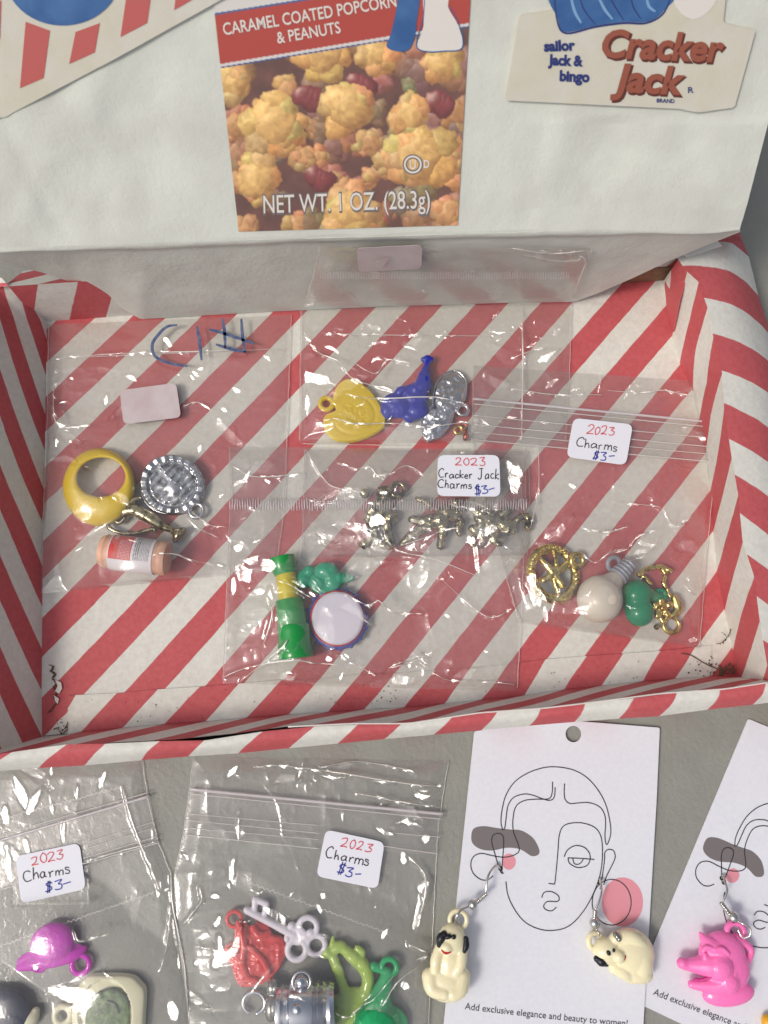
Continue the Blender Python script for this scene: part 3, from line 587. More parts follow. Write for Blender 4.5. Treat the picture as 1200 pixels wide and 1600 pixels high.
Wp = FP.at(PXp, PYp, .035); pp = obj('popcorn_print', Wp, gridf(gy, gx), M_['popcorn'], box, colors=col, label='printed picture of caramel popcorn and peanuts with white lettering')
text_px('lettering', 'CARAMEL COATED POPCORN', (350, 55), (620, 10), 19, FP, .05, M_['letw'], pp, bold=.012)
text_px('lettering', '& PEANUTS', (434, 68), (533, 51), 18, FP, .05, M_['letw'], pp, bold=.012)
text_px('lettering_outline', 'NET WT. 1 OZ. (28.3g)', (411, 335), (674, 327), 31, FP, .043, M_['greyp'], pp, bold=.035)
text_px('lettering', 'NET WT. 1 OZ. (28.3g)', (412, 333), (672, 325), 28, FP, .05, M_['letw'], pp, bold=.004)
mb = MB(); ribbon(mb, ellipse(645, 257, 12.5, 12.5), 7, FP, .043, closed=True, k=2); mb.obj('symbol_outline', M_['greyp'], pp, smooth=False)
mb = MB(); ribbon(mb, ellipse(645, 257, 12.5, 12.5), 3, FP, .05, closed=True, k=2); mb.obj('symbol_ring', M_['letw'], pp, smooth=False)
text_px('lettering', 'U', (640, 264), (650, 264), 14, FP, .05, M_['letw'], pp, bold=.02); text_px('lettering', 'D', (662, 262), (671, 262), 12, FP, .05, M_['letw'], pp, bold=.03)
# generic stand-in for the printed figure: plain blue and white shapes
flatpoly('blue_shape', [tuple(p) for p in smoothpts([(625, -20), (620, 20), (612, 55), (606, 72), (620, 78), (640, 74), (650, 40), (655, -20)], 4, True)], FP, .052, M_['bluep'], pp)
flatpoly('white_shape', [tuple(p) for p in smoothpts([(664, -20), (662, 40), (652, 76), (690, 80), (722, 74), (716, 40), (700, 10), (704, -20)], 4, True)], FP, .052, M_['letw'], pp)
# cut-out badge, top left
cut = prism('striped_badge', [(-60, -60), (380, -60), (380, -19), (345, 0), (180, 92), (100, 134), (20, 176), (10, 183), (0, 184), (-60, 215)], .02, .11, FP, M_['creamp'], box, label='cut-out paper badge with red bars and a blue disc')
for q in ([(40, 34), (78, 48), (68, 122), (31, 138)], [(118, 50), (156, 36), (148, 82), (108, 100)], [(198, -10), (238, -20), (230, 36), (188, 58)], [(275, -10), (320, -20), (300, 0), (272, 16)], [(-30, 30), (2, 0), (0, 60), (-30, 90)]):
    flatpoly('red_bar', q, FP, .122, M_['redband'], cut)
flatpoly('blue_disc', ellipse(98, -38, 90, 78, 50), FP, .128, M_['bluep'], cut)
# name sticker, top right
ns = prism('name_label', rounded([(812, 24), (862, 16), (880, -60), (1140, -60), (1130, 36), (1181, 47), (1148, 168), (1090, 176), (1060, 170), (790, 157)], 5, 3), .02, .13, FP, M_['creamp'], box, label='cream name label with brown raised-looking lettering')
flatpoly('blue_shape', [tuple(p) for p in smoothpts([(868, -20), (872, 30), (884, 50), (930, 40), (975, 34), (1010, 34), (1036, 18), (1050, -20)], 5, True)], FP, .142, M_['bluep'], ns)
flatpoly('white_shape', [tuple(p) for p in smoothpts([(1052, -20), (1060, 16), (1085, 30), (1112, 12), (1120, -20)], 5, True)], FP, .142, M_['letw'], ns)
for dx, dy, of, mt, bo in ((2.6, 3, .144, 'brownd', .05), (0, 0, .150, 'brownl', .035)):
    text_px('lettering', 'Cracker', (940 + dx, 88 + dy), (1132 + dx, 96 + dy), 42, FP, of, M_[mt], ns, bold=bo, shear=.22)
    text_px('lettering', 'Jack', (954 + dx, 141 + dy), (1070 + dx, 147 + dy), 42, FP, of, M_[mt], ns, bold=bo, shear=.22)
for bdy, p0, p1 in (('sailor', (850, 80), (899, 78)), ('Jack &', (856, 101), (911, 103)), ('bingo', (874, 126), (921, 128))): text_px('lettering', bdy, p0, p1, 16, FP, .15, M_['navyp'], ns, bold=.05)
text_px('lettering', 'BRAND', (1026, 160), (1054, 161), 6, FP, .15, M_['navyp'], ns, bold=.03); text_px('lettering', 'R', (1075, 145), (1084, 145), 9, FP, .15, M_['navyp'], ns, bold=.02)

mb = MB(); ribbon(mb, [(866, -20), (870, 30), (884, 52), (930, 42), (975, 36), (1010, 36), (1038, 19), (1052, -20)], 3.2, FP, .146, taper=True)
for P_ in ([(905, -10), (912, 14), (930, 38)], [(950, -10), (962, 12), (975, 32)], [(985, -10), (990, 12), (1002, 30)]): ribbon(mb, P_, 2.2, FP, .147, taper=True)
mb.obj('outline', M_['navyp'], ns, smooth=False)
mb = MB()
for P_ in ([(892, -5), (898, 18), (908, 36)], [(935, -5), (945, 15), (957, 30)], [(1010, -5), (1014, 10), (1024, 18)]): ribbon(mb, P_, 4.5, FP, .1465, taper=True)
mb.obj('highlight', mat('print_light_blue', lin(126, 164, 200), .55), ns, smooth=False, kind='stuff')
mb = MB()
for P_ in ([(664, -10), (661, 30), (652, 60), (653, 76), (670, 81), (692, 80), (722, 75), (718, 40), (702, 10)], [(625, -10), (619, 20), (611, 55), (605, 72), (620, 79), (641, 75), (651, 40)]): ribbon(mb, P_, 2.0, FP, .056, taper=True)
mb.obj('outline', M_['bluep'], pp, smooth=False)

# ---------------------------------------------------------------- bags
def glint_grad(P):
    v = Vector(O - np.asarray(P)).normalized(); h = (v + sd).normalized(); return -h.x / h.z, -h.y / h.z
def segdist(PX, PY, pts):
    best = np.full(PX.shape, 1e9)
    for (x0, y0), (x1, y1) in zip(pts[:-1], pts[1:]):
        dx, dy = x1 - x0, y1 - y0; l2 = dx * dx + dy * dy + 1e-6; t = np.clip(((PX - x0) * dx + (PY - y0) * dy) / l2, 0, 1)
        best = np.minimum(best, np.hypot(PX - x0 - t * dx, PY - y0 - t * dy))
    return best
def film(bag, left, right, z, tents=(), creases=(), patches=(), stick=None, stickz=.3, seed=1, crinkle=.022, plane=None, back=True, step=1.55, puff=.12, fall=75, sheen=8):
    """a bag's front sheet and back sheet between its left and right edges (picture points from top to bottom)"""
    plane = plane or Flat(z)
    h_px = abs(left[-1][1] - left[0][1]); w_px = max(abs(right[0][0] - left[0][0]), abs(right[-1][0] - left[-1][0]))
    nr, nc = int(h_px / step), int(w_px / step); L = knots(left, nr); R = knots(right, nr); s = np.linspace(0, 1, nc)[None, :]
    PX = L[:, :1] * (1 - s) + R[:, :1] * s; PY = L[:, 1:2] * (1 - s) + R[:, 1:2] * s
    t = np.linspace(0, 1, nr)[:, None]; edge = np.minimum(np.minimum(s, 1 - s) * w_px, np.minimum(t, 1 - t) * h_px); em = np.clip(edge / 28, 0, 1); em = em * em * (3 - 2 * em)
    h = np.zeros(PX.shape)
    for cx_, cy_, r_, hh in tents: h = np.maximum(h, hh * (1.1 - .22 * np.clip(np.hypot(PX - cx_, PY - cy_) / r_, 0, 1) ** 2) * np.clip(1 - np.maximum(0, np.hypot(PX - cx_, PY - cy_) - r_) / fall, 0, 1))
    h = blur(h, 14)
    h += puff * em
    sx, sy = PX + 22 * (fnoise(PX * .013, PY * .013, seed + 50, 2) - .5), PY + 22 * (fnoise(PX * .013 + 7, PY * .013, seed + 60, 2) - .5)
    cr = ridged(sx * .011, sy * .015, seed, 3) ** 3 * crinkle * 3.4 + ridged(sx * .035 + 9, sy * .03, seed + 5, 2) ** 4 * crinkle * 1.3 * (fnoise(PX * .01, PY * .01, seed + 8, 2) > .5)
    h += cr * (.35 + .65 * em)
    for c in creases:
        amp, wd, pl = c; pl = [tuple(p) for p in smoothpts([np.array(p, float) for p in pl], 4)]
        jx = PX + 5 * (fnoise(PX * .05, PY * .05, seed + 31, 2) - .5); jy = PY + 5 * (fnoise(PX * .05 + 3, PY * .05, seed + 32, 2) - .5)
        d = segdist(jx, jy, pl); h += amp * np.exp(-(d / wd) ** 1.5) * (.6 + .8 * fnoise(PX * .04, PY * .04, seed + 33, 2))
    rp = random.Random(seed + 400); allp = [(*p, 1.0) for p in patches]
    for c in creases:
        pl_ = smoothpts([np.array(p, float) for p in c[2]], 3)
        for a_, b_ in zip(pl_[:-1], pl_[1:]):
            L1 = np.linalg.norm(b_ - a_); ang = math.degrees(math.atan2(b_[1] - a_[1], b_[0] - a_[0]))
            for q_ in range(max(1, int(L1 / 16))):
                if rp.random() < .62: u_ = (q_ + .5) / max(1, int(L1 / 16)); p_ = a_ + (b_ - a_) * u_; allp.append((p_[0], p_[1] + rp.uniform(-1, 1), rp.uniform(6, 15), rp.uniform(1.6, 3.2), ang + rp.uniform(-8, 8), 1.0))
    x0_, x1_, y0_, y1_ = PX.min() + 12, PX.max() - 12, PY.min() + 12, PY.max() - 12
    for _ in range(sheen): allp.insert(0, (rp.uniform(x0_, x1_), rp.uniform(y0_, y1_), rp.uniform(14, 46), rp.uniform(5, 13), rp.gauss(-12, 30), rp.uniform(.55, .85)))
    for _ in range(sheen * 2): allp.append((rp.uniform(x0_, x1_), rp.uniform(y0_, y1_), rp.uniform(4, 12), rp.uniform(1.3, 2.6), rp.gauss(-10, 45), 1.0))
    fp = rp.random()
    for (x, y, rx, ry, rot, stg) in allp:
        ic = int(np.argmin((PX - x) ** 2 + (PY - y) ** 2)); ri, ci_ = divmod(ic, nc); win = int(max(rx, ry) * 2.2 / step) + 4
        sl = (slice(max(0, ri - win), ri + win + 1), slice(max(0, ci_ - win), ci_ + win + 1)); X_, Y_ = PX[sl], PY[sl]
        a = math.radians(rot); dx, dy = X_ - x, Y_ - y; bend = .25 * math.sin(x * 3.1 + y) / max(rx, 1); u = (dx * math.cos(a) + dy * math.sin(a)); v = (-dx * math.sin(a) + dy * math.cos(a)) - bend * u * u; u = u / rx; v = v / ry
        jag = 1 + 1.5 * (fnoise(X_ * .09, Y_ * .09, seed + 41, 3) - .5); m = np.clip(1.7 - (u * u + v * v) * jag, 0, 1); m = m * m * (3 - 2 * m) * (1 if stg == 1 else .8)
        gx_, gy_ = glint_grad(plane.at(x, y)); h0 = h.ravel()[ic]; h[sl] = h[sl] * (1 - m) + m * (h0 + .02 + stg * (gx_ * dx - gy_ * dy) * K + .35 * (cr[sl] - cr.ravel()[ic]))
    if stick is not None:
        q = np.array(stick); x0, x1, y0, y1 = q[:, 0].min() - 4, q[:, 0].max() + 4, q[:, 1].min() - 4, q[:, 1].max() + 4
        m = (PX > x0) & (PX < x1) & (PY > y0) & (PY < y1); h = np.where(m, np.minimum(h, stickz - .03), h); h = np.where(m, h, h)
    h = np.maximum(h, .02) * np.clip(edge / 5, 0, 1) + .02
    V = plane.at(PX, PY) + plane.N * h[..., None]
    # keep the outline where it is seen: slide back along the view ray
    vd = ray(PX, PY); base = plane.at(PX, PY); k_ = (h / (vd @ plane.N))[..., None]; V = base + vd * k_
    obj('front_film', V, gridf(nr, nc), M_['film'], bag)
    if back:
        a = slice(None, None, 6); V2 = plane.at(PX[a, a], PY[a, a]); V2 = V2 + plane.N * (.012 + .02 * fnoise(PX[a, a] * .03, PY[a, a] * .03, seed + 77, 3))[..., None]
        obj('back_film', V2, gridf(V2.shape[0], V2.shape[1]), M_['filmback'], bag)
    for ci, c in enumerate(creases):
        amp, wd, pl_ = c; pl_ = [np.array(p, float) for p in smoothpts([np.array(p, float) for p in pl_], 7)]; rc = random.Random(seed * 31 + ci); n_ = len(pl_); pts_ = []; rad = []
        ph_ = rc.uniform(0, 6)
        for i, p in enumerate(pl_):
            q = p + np.array([rc.uniform(-.25, .25), rc.uniform(-.3, .3)])
            i_ = np.argmin((PX - q[0]) ** 2 + (PY - q[1]) ** 2); hq = h.ravel()[i_]; b_ = plane.at(q[0], q[1]); vd_ = ray(q[0], q[1]); pts_.append(b_ + vd_ * ((hq + .012) / (vd_ @ plane.N)))
            rad.append(pc(.22 + wd * .50 * max(0, math.sin(math.pi * (i + .5) / n_)) * (.12 + .88 * abs(math.sin(i * .17 + ph_) * math.sin(i * .07 + ph_ * 2)))))
        mb = MB(); mb.tube(pts_, rad, 6); mb.obj('crease', M_['crease_glint'], bag)  # folded film ridge, its glint put into the pale colour
    for e in (L, R):
        mb = MB(); e2 = e[::6]; mb.tube([plane.at(p[0] + .4 * math.sin(i * 1.7), p[1], .045) for i, p in enumerate(e2)], .014, 5); mb.obj('side_seam', M_['seam'], bag)
    return plane
def bar(bag, name, p0, p1, plane, off, wpx, m='zipm', sag=0):
    """a raised rib across a bag: rounded section"""
    mb = MB(); a = np.array(p0, float); b = np.array(p1, float); mid = (a + b) / 2 + np.array([0, sag])
    P = smoothpts([a, mid, b], 12); mb.tube([plane.at(p[0], p[1], off) for p in P], pc(wpx) / 2, 6); return mb.obj(name, M_[m], bag)
def strip(bag, name, poly, plane, off, m='zipm'): return prism(name, poly, off - .01, off, plane, M_[m], bag)
def zigzag(bag, p0, p1, amp, n, plane, off):
    mb = MB(); a = np.array(p0, float); b = np.array(p1, float); d = b - a; nn = np.array([-d[1], d[0]]) / np.linalg.norm(d); rr = random.Random(5)
    P = [a + d * i / n + nn * (amp if i % 2 else -amp) * rr.uniform(.5, 1) + np.array([0, rr.uniform(-.5, .5)]) for i in range(n + 1)]
    ribbon(mb, P, .8, plane, off, k=1); return mb.obj('serrated_cut', M_['zigm'], bag, smooth=False)
def sticker(bag, quad, plane, off, lines, r=11, m='sticker', label=None):
    s = prism('price_sticker', rounded(quad, r), off - .015, off, plane, M_[m], bag, label=label)
    for i, (bdy, p0, p1, h, mt, wp) in enumerate(lines): hand(bdy, p0, p1, h, plane, off + .012, M_[mt], s, wp, seed=i + int(p0[0]))
    return s
def cc(ox, oy, s): return lambda L: [(ox + x / s, oy + y / s) for x, y in L]
GB = 'clear zip bags of charms'

# 1 left bag
b = thing('plastic_bag', 'clear bag at the left of the tray with blue marker strokes, holding the yellow ring', 'plastic bag', U(255, 710, .05), GB)
c3 = cc(0, 380, 3); c5 = cc(50, 660, 4)
pl = film(b, [(76, 507), (73, 700), (64, 860), (58, 928)], [(455, 492), (450, 640), (444, 800), (430, 892)], .05,
     tents=[(155, 760, 50, 1.15), (270, 757, 40, .62), (240, 810, 30, .6), (212, 868, 45, 1.35)],
     creases=[(.04, 2.2, c5([(760, 830), (880, 820), (1000, 860), (1200, 905)])), (.04, 2.2, c5([(970, 600), (1040, 660), (1160, 720)])), (.03, 2, c5([(1000, 560), (1110, 640), (1190, 650)])), (.04, 2.5, c3([(870, 760), (920, 745), (970, 765)])),
              (.04, 2.5, c3([(240, 545), (500, 520), (800, 510), (1150, 500)])), (.03, 2, c3([(260, 560), (262, 840), (420, 850)]))],
     patches=[(166, 625, 4, 14, 8), (265, 605, 8, 4, 20), (304, 583, 6, 3, 30), (314, 575, 5, 3, -30), (300, 590, 6, 3, 60), (88, 692, 4, 10, 0), (205, 590, 9, 4, 30), (312, 700, 4, 9, 20), (262, 535, 12, 5, 60), (370, 610, 8, 5, 20), (350, 640, 5, 4, 20), (420, 560, 7, 3, 60), (110, 690, 4, 4, 0)],
     stick=[(187, 611), (275, 599), (283, 652), (193, 663)], stickz=.40, seed=11, crinkle=.036)
sp = Flat(.05)
sticker(b, [(187, 610), (275, 598), (283, 652), (193, 663)], sp, .40, [], 9, 'stickback', 'blank sticker seen from its back')
mb = MB()
for s_ in ([(277, 508), (262, 510), (250, 520), (238, 538), (243, 557), (267, 568), (293, 572)], [(308, 510), (312, 535), (315, 563)], [(348, 498), (351, 520), (352, 544)], [(377, 498), (379, 525), (383, 551)], [(327, 515), (350, 521), (397, 537)], [(337, 538), (360, 545), (384, 550)]): ribbon(mb, s_, 5.2, sp, .43, taper=True)
mb.obj('marker_strokes', M_['marker'], b, smooth=False)
bar(b, 'fold_line', (80, 560), (440, 545), sp, .16, 1.0, 'seam')

# 2 top middle bag: lies on the floor and leans up against the white box
b2 = thing('plastic_bag', 'clear bag leaning up the white box, with the yellow heart and blue charm inside', 'plastic bag', U(680, 590, .08), GB)
c6 = cc(440, 520, 3.75)
film(b2, [(470, 482), (469, 580), (468, 693)], [(893, 474), (890, 580), (884, 692)], .08,
     tents=[(548, 642, 42, .55), (640, 625, 38, .6), (700, 635, 40, .55)],
     creases=[(.06, 2.6, c6([(130, 0), (210, 110), (340, 170), (400, 255), (500, 300), (640, 330)])), (.07, 3, c6([(370, 355), (540, 385), (860, 375), (1000, 395), (1100, 430)])), (.08, 3.2, c6([(250, 510), (330, 505), (440, 535), (640, 530), (850, 550), (1090, 520)])),
              (.05, 2.6, c6([(120, 650), (400, 655), (760, 660)])), (.05, 3, c6([(250, 5), (600, 12), (1200, 20)])), (.05, 2.4, c6([(430, 180), (550, 240), (620, 160), (740, 175)])), (.05, 2.4, [(800, 560), (830, 548), (850, 545)]), (.05, 2.2, [(815, 478), (817, 560), (815, 690)])],
     patches=[(495, 592, 24, 10, 15), (480, 635, 4, 22, 0), (640, 522, 4, 9, 0), (695, 524, 4, 9, 0), (520, 545, 14, 5, 30), (590, 560, 14, 4, -20), (850, 560, 24, 6, 150), (830, 540, 12, 4, 150), (860, 600, 20, 5, 140), (870, 520, 9, 4, 150), (780, 520, 18, 3, 0), (560, 690, 18, 3, 0), (660, 690, 12, 3, 0), (590, 535, 20, 4, -15)], seed=22, crinkle=.045)
film(b2, [(500, 386), (490, 430), (474, 479)], [(926, 388), (912, 424), (893, 472)], .0, creases=[(.05, 3, [(800, 378 + 10), (860, 396), (915, 392)]), (.04, 3, [(820, 398), (870, 408), (905, 406)]), (.05, 3, [(905, 400), (915, 410), (895, 460)])],
     patches=[(880, 400, 16, 5, 10)], seed=23, plane=Plane(flapP.P0 + flapP.N * .18, flapP.P0 + flapP.N * .18 + (U(860, 473, .08) - U(300, 494, .08)), FP.at(600, 363) + flapP.N * .18), crinkle=.012, puff=.05, sheen=2)
fpl = Plane(flapP.P0 + flapP.N * .18, flapP.P0 + flapP.N * .18 + (U(860, 473, .08) - U(300, 494, .08)), FP.at(600, 363) + flapP.N * .18)
sticker(b2, [(557, 388), (660, 383), (658, 420), (560, 425)], fpl, .14, [], 8, 'stickback', 'blank sticker seen from its back')
mb = MB()
for i in range(98): x = 500 + i * 4; ribbon(mb, [(x + 1, 425), (x, 436)], 1.3, fpl, .13)
mb.obj('serrated_seal', M_['zipm'], b2, smooth=False, kind='stuff')

# 3 right bag
b3 = thing('plastic_bag', 'clear zip bag at the right of the tray holding the frosted light bulb charm', 'plastic bag', U(950, 800, .1), GB)
c1b = cc(780, 820, 3.53); r2 = cc(960, 740, 4); c4 = cc(800, 340, 3)
film(b3, [(740, 571), (737, 690), (770, 830), (812, 974)], [(1132, 599), (1118, 720), (1105, 860), (1093, 1013)], .12,
     tents=[(865, 895, 42, .7), (940, 935, 38, 1.25), (998, 942, 30, .95), (1035, 925, 38, .6)],
     creases=[(.05, 2.5, c1b([(470, 170), (530, 210), (600, 160), (720, 120)])), (.05, 2.5, r2([(0, 180), (130, 190), (270, 205)])), (.06, 2.6, r2([(0, 495), (80, 470), (130, 410), (200, 370), (260, 360)])), (.05, 2.5, c4([(450, 810), (600, 820), (720, 810), (860, 850)])), (.05, 2.5, c4([(0, 800), (200, 830), (420, 830)])),
              (.05, 2.3, r2([(320, 250), (350, 310), (400, 330), (480, 270)])), (.05, 2.2, c1b([(480, 30), (600, 40), (700, 10)])), (.04, 2.2, c1b([(700, 200), (800, 170), (900, 60)])), (.04, 2, r2([(440, 700), (500, 760)])), (.05, 2.5, [(840, 690), (842, 760), (830, 820)])],
     patches=[(936, 605, 2.5, 20, 12), (980, 612, 3, 20, 22), (838, 930, 11, 26, -28), (852, 960, 5, 16, -10), (832, 905, 8, 12, 0), (1012, 852, 18, 4, 5), (800, 652, 12, 3, 5), (850, 660, 10, 3, 5), (1083, 1000, 8, 5, 0), (1075, 905, 4, 4, 0), (895, 760, 8, 4, 20), (1000, 862, 12, 5, 160), (948, 835, 10, 4, 150)],
     stick=[(886, 655), (988, 727)], stickz=.34, seed=33, crinkle=.045)
p3 = Flat(.12)
st3 = [(740, 623), (1128, 662), (1116, 724), (738, 690)]
strip(b3, 'zip_band', st3, p3, .20, 'filmback')
for dy, w_ in ((0, 4.2), (8, 2.0), (26, 1.6), (40, 1.8), (52, 1.4), (64, 1.8)): bar(b3, 'zip_rib', (739, 623 + dy), (1126 - dy * .15, 661 + dy * .95), p3, .25, w_, 'zipm' if w_ > 2 else 'seam')
sticker(b3, [(896, 653), (989, 663), (978, 727), (885, 714)], p3, .36, [('2023', (916, 678), (961, 681), 13, 'inkred', 1.5), ('Charms', (900, 697), (966, 705), 15, 'inkblack', 1.5), ('$3-', (925, 717), (962, 721), 14, 'inkblue', 1.7)])

# 4 upper centre bag under bag 5
b4 = thing('plastic_bag', 'clear bag of antique brass figures, mostly under the bag with the telescope', 'plastic bag', U(650, 785, .1), GB)
film(b4, [(476, 702), (474, 790), (472, 872)], [(826, 705), (828, 790), (824, 868)], .06, tents=[(600, 800, 36, .5), (690, 815, 45, .5), (780, 810, 45, .5)], creases=[(.05, 2.5, cc(540, 700, 4)([(0, 110), (60, 130), (150, 120), (200, 170), (280, 160), (380, 110), (480, 160)]))],
     patches=[(800, 742, 16, 20, 20), (590, 812, 14, 10, 0), (760, 830, 20, 8, -30)], seed=44, crinkle=.03)

# 5 lower centre bag
b5 = thing('plastic_bag', 'clear bag with a ribbed seal, holding the green and yellow telescope', 'plastic bag', U(585, 900, .1), GB)
c8 = cc(340, 840, 3.75); c7 = cc(540, 700, 4); r6 = cc(450, 1020, 3)
film(b5, [(358, 698), (360, 780), (355, 900), (348, 1068)], [(821, 702), (821, 800), (815, 950), (808, 1080)], .10,
     tents=[(455, 900, 26, .85), (458, 960, 26, .95), (462, 1010, 26, .9), (508, 900, 36, .7), (527, 966, 46, .72), (600, 800, 36, .65), (690, 815, 45, .65), (780, 810, 40, .65)],
     creases=[(.09, 3.5, c8([(350, 250), (430, 280), (490, 320), (545, 350)])), (.08, 2.6, c8([(760, 335), (880, 395), (945, 370), (1020, 435), (1200, 445)])), (.08, 2.6, c8([(35, 820), (120, 780), (250, 745), (450, 720), (560, 735), (640, 740), (690, 745)])), (.05, 1.8, c8([(130, 845), (260, 740), (380, 640), (415, 590)])),
              (.07, 3, c8([(300, 380), (320, 420), (310, 500), (265, 630)])), (.08, 2.5, c7([(230, 500), (270, 590), (350, 650), (500, 680), (650, 730), (820, 800)])), (.05, 2, c7([(340, 610), (500, 560), (620, 510), (720, 500)])), (.06, 2.4, r6([(690, 100), (760, 130), (900, 135), (1070, 148)])),
              (.05, 2.2, r6([(480, 70), (560, 50), (680, 0)])), (.05, 2.2, r6([(590, 0), (650, 60)])), (.05, 2.4, [(690, 905), (740, 950), (770, 965), (800, 950)]), (.05, 2, c8([(700, 690), (760, 720), (920, 805)])), (.05, 2, c8([(1000, 765), (1100, 720), (1200, 680)])), (.05, 2.6, [(478, 702), (500, 740), (520, 760), (560, 768)]), (.05, 2.6, [(365, 640 + 90), (400, 745), (470, 740)])],
     patches=[(378, 895, 20, 14, 60), (398, 876, 22, 8, -10), (420, 884, 14, 12, 20), (365, 915, 6, 16, 0), (404, 925, 8, 6, 0), (422, 935, 5, 18, 0), (414, 985, 4, 22, 12), (468, 912, 16, 5, 30), (485, 928, 10, 6, 30), (590, 812, 13, 11, 0), (804, 760, 10, 16, 10), (790, 725, 14, 7, 10), (744, 870, 5, 30, -8), (736, 845, 8, 8, 0), (806, 1050, 3, 12, 0), (513, 1030, 7, 5, 0), (540, 1028, 8, 6, 0),
              (385, 745, 5, 12, 30), (418, 752, 8, 4, 20), (600, 770, 8, 4, 0), (705, 700, 22, 3, 0), (372, 856, 8, 8, 0), (690, 905, 5, 4, 0), (760, 1018, 5, 3, 0), (640, 1040, 5, 4, 60)],
     stick=[(682, 711), (782, 776)], stickz=.92, seed=55, crinkle=.042)
p5 = Flat(.10)
mb = MB(); rr = random.Random(8)
for i in range(116):
    x = 359 + i * 4.03; lean_ = rr.uniform(-1, 1); zf_ = .32 + .30 * (1 if 560 < x else max(0, (x - 460) / 100)); mb.tube([p5.at(x + lean_, 780 + rr.uniform(-2, 2), zf_), p5.at(x, 789, zf_ + .05), p5.at(x - lean_, 797 + rr.uniform(-2, 2), zf_)], .022, 5)
mb.obj('serrated_seal', M_['zipm'], b5, kind='stuff')
sticker(b5, [(684, 711), (780, 711), (782, 776), (683, 775)], p5, .95, [('2023', (711, 727), (760, 727), 12, 'inkred', 1.5), ('Cracker Jack', (685, 747), (781, 748), 14, 'inkblack', 1.5), ('Charms', (684, 763), (739, 763), 13, 'inkblack', 1.5), ('$3-', (742, 773), (775, 769), 14, 'inkblue', 1.7)])

# 6 bottom left bag on the table
b6 = thing('plastic_bag', 'clear zip bag on the table at the lower left holding the purple hat charm', 'plastic bag', U(110, 1400, TZ), GB)
z6 = TZ + .03; p6 = Flat(z6); c4b = cc(0, 1180, 3)
film(b6, [(-70, 1195), (-75, 1400), (-80, 1660)], [(222, 1186), (232, 1255), (248, 1318), (267, 1365), (276, 1440), (290, 1530), (302, 1660)], z6,
     tents=[(85, 1482, 50, .8), (160, 1570, 60, .75), (10, 1585, 50, .8)],
     creases=[(.05, 2, c4b([(575, 150), (600, 250), (660, 420), (720, 560), (740, 620)])), (.08, 3.5, c4b([(800, 560), (810, 700), (850, 900), (870, 1030), (880, 1200)])), (.06, 3, c4b([(750, 1010), (780, 900), (800, 700)])), (.05, 3, c4b([(400, 500), (560, 450), (740, 405)])), (.06, 3, c4b([(350, 830), (370, 870), (430, 860), (500, 840)]))],
     patches=[(33, 1240, 8, 30, -20), (52, 1255, 6, 24, 25), (80, 1206, 3, 10, 0), (160, 1218, 4, 18, 20), (120, 1240, 3, 11, 5), (8, 1272, 6, 16, 0), (99, 1298, 3, 20, 5), (13, 1350, 5, 28, -5), (42, 1320, 4, 12, -15), (248, 1390, 5, 14, 0), (275, 1450, 5, 34, -12), (280, 1500, 4, 14, 0), (270, 1580, 10, 20, -20), (238, 1305, 3, 10, 0), (58, 1412, 3, 6, 0), (82, 1262, 3, 10, 0), (55, 1510 + 3, 5, 6, 0), (190, 1334, 4, 3, 0)],
     stick=[(22, 1314), (135, 1412)], stickz=.24, seed=66, crinkle=.012, puff=.16, sheen=3)
strip(b6, 'zip_band', [(-60, 1325), (234, 1242), (247, 1316), (130, 1350), (-60, 1408)], p6, .17, 'filmback')
for a, b_, w_ in (((-60, 1331), (233, 1244), 4.2), ((-60, 1322), (232, 1238), 1.6), ((130, 1318), (240, 1284), 1.2), ((130, 1327), (242, 1293), 1.2), ((130, 1341), (246, 1307), 1.4), ((-60, 1406), (30, 1382), 1.6), ((130, 1350), (247, 1317), 1.6)): bar(b6, 'zip_rib', a, b_, p6, .23, w_, 'zipm' if w_ > 2 else 'seam')
zigzag(b6, (-40, 1290), (190, 1230), 2.2, 60, p6, .26); zigzag(b6, (-40, 1492), (240, 1394), 2.4, 76, p6, .34)
sticker(b6, [(24, 1338), (124, 1317), (134, 1389), (33, 1412)], p6, .25, [('2023', (50, 1353), (100, 1341), 14, 'inkred', 1.6), ('Charms', (38, 1378), (112, 1363), 17, 'inkblack', 1.7), ('$3-', (70, 1394), (115, 1384), 15, 'inkblue', 1.9)])

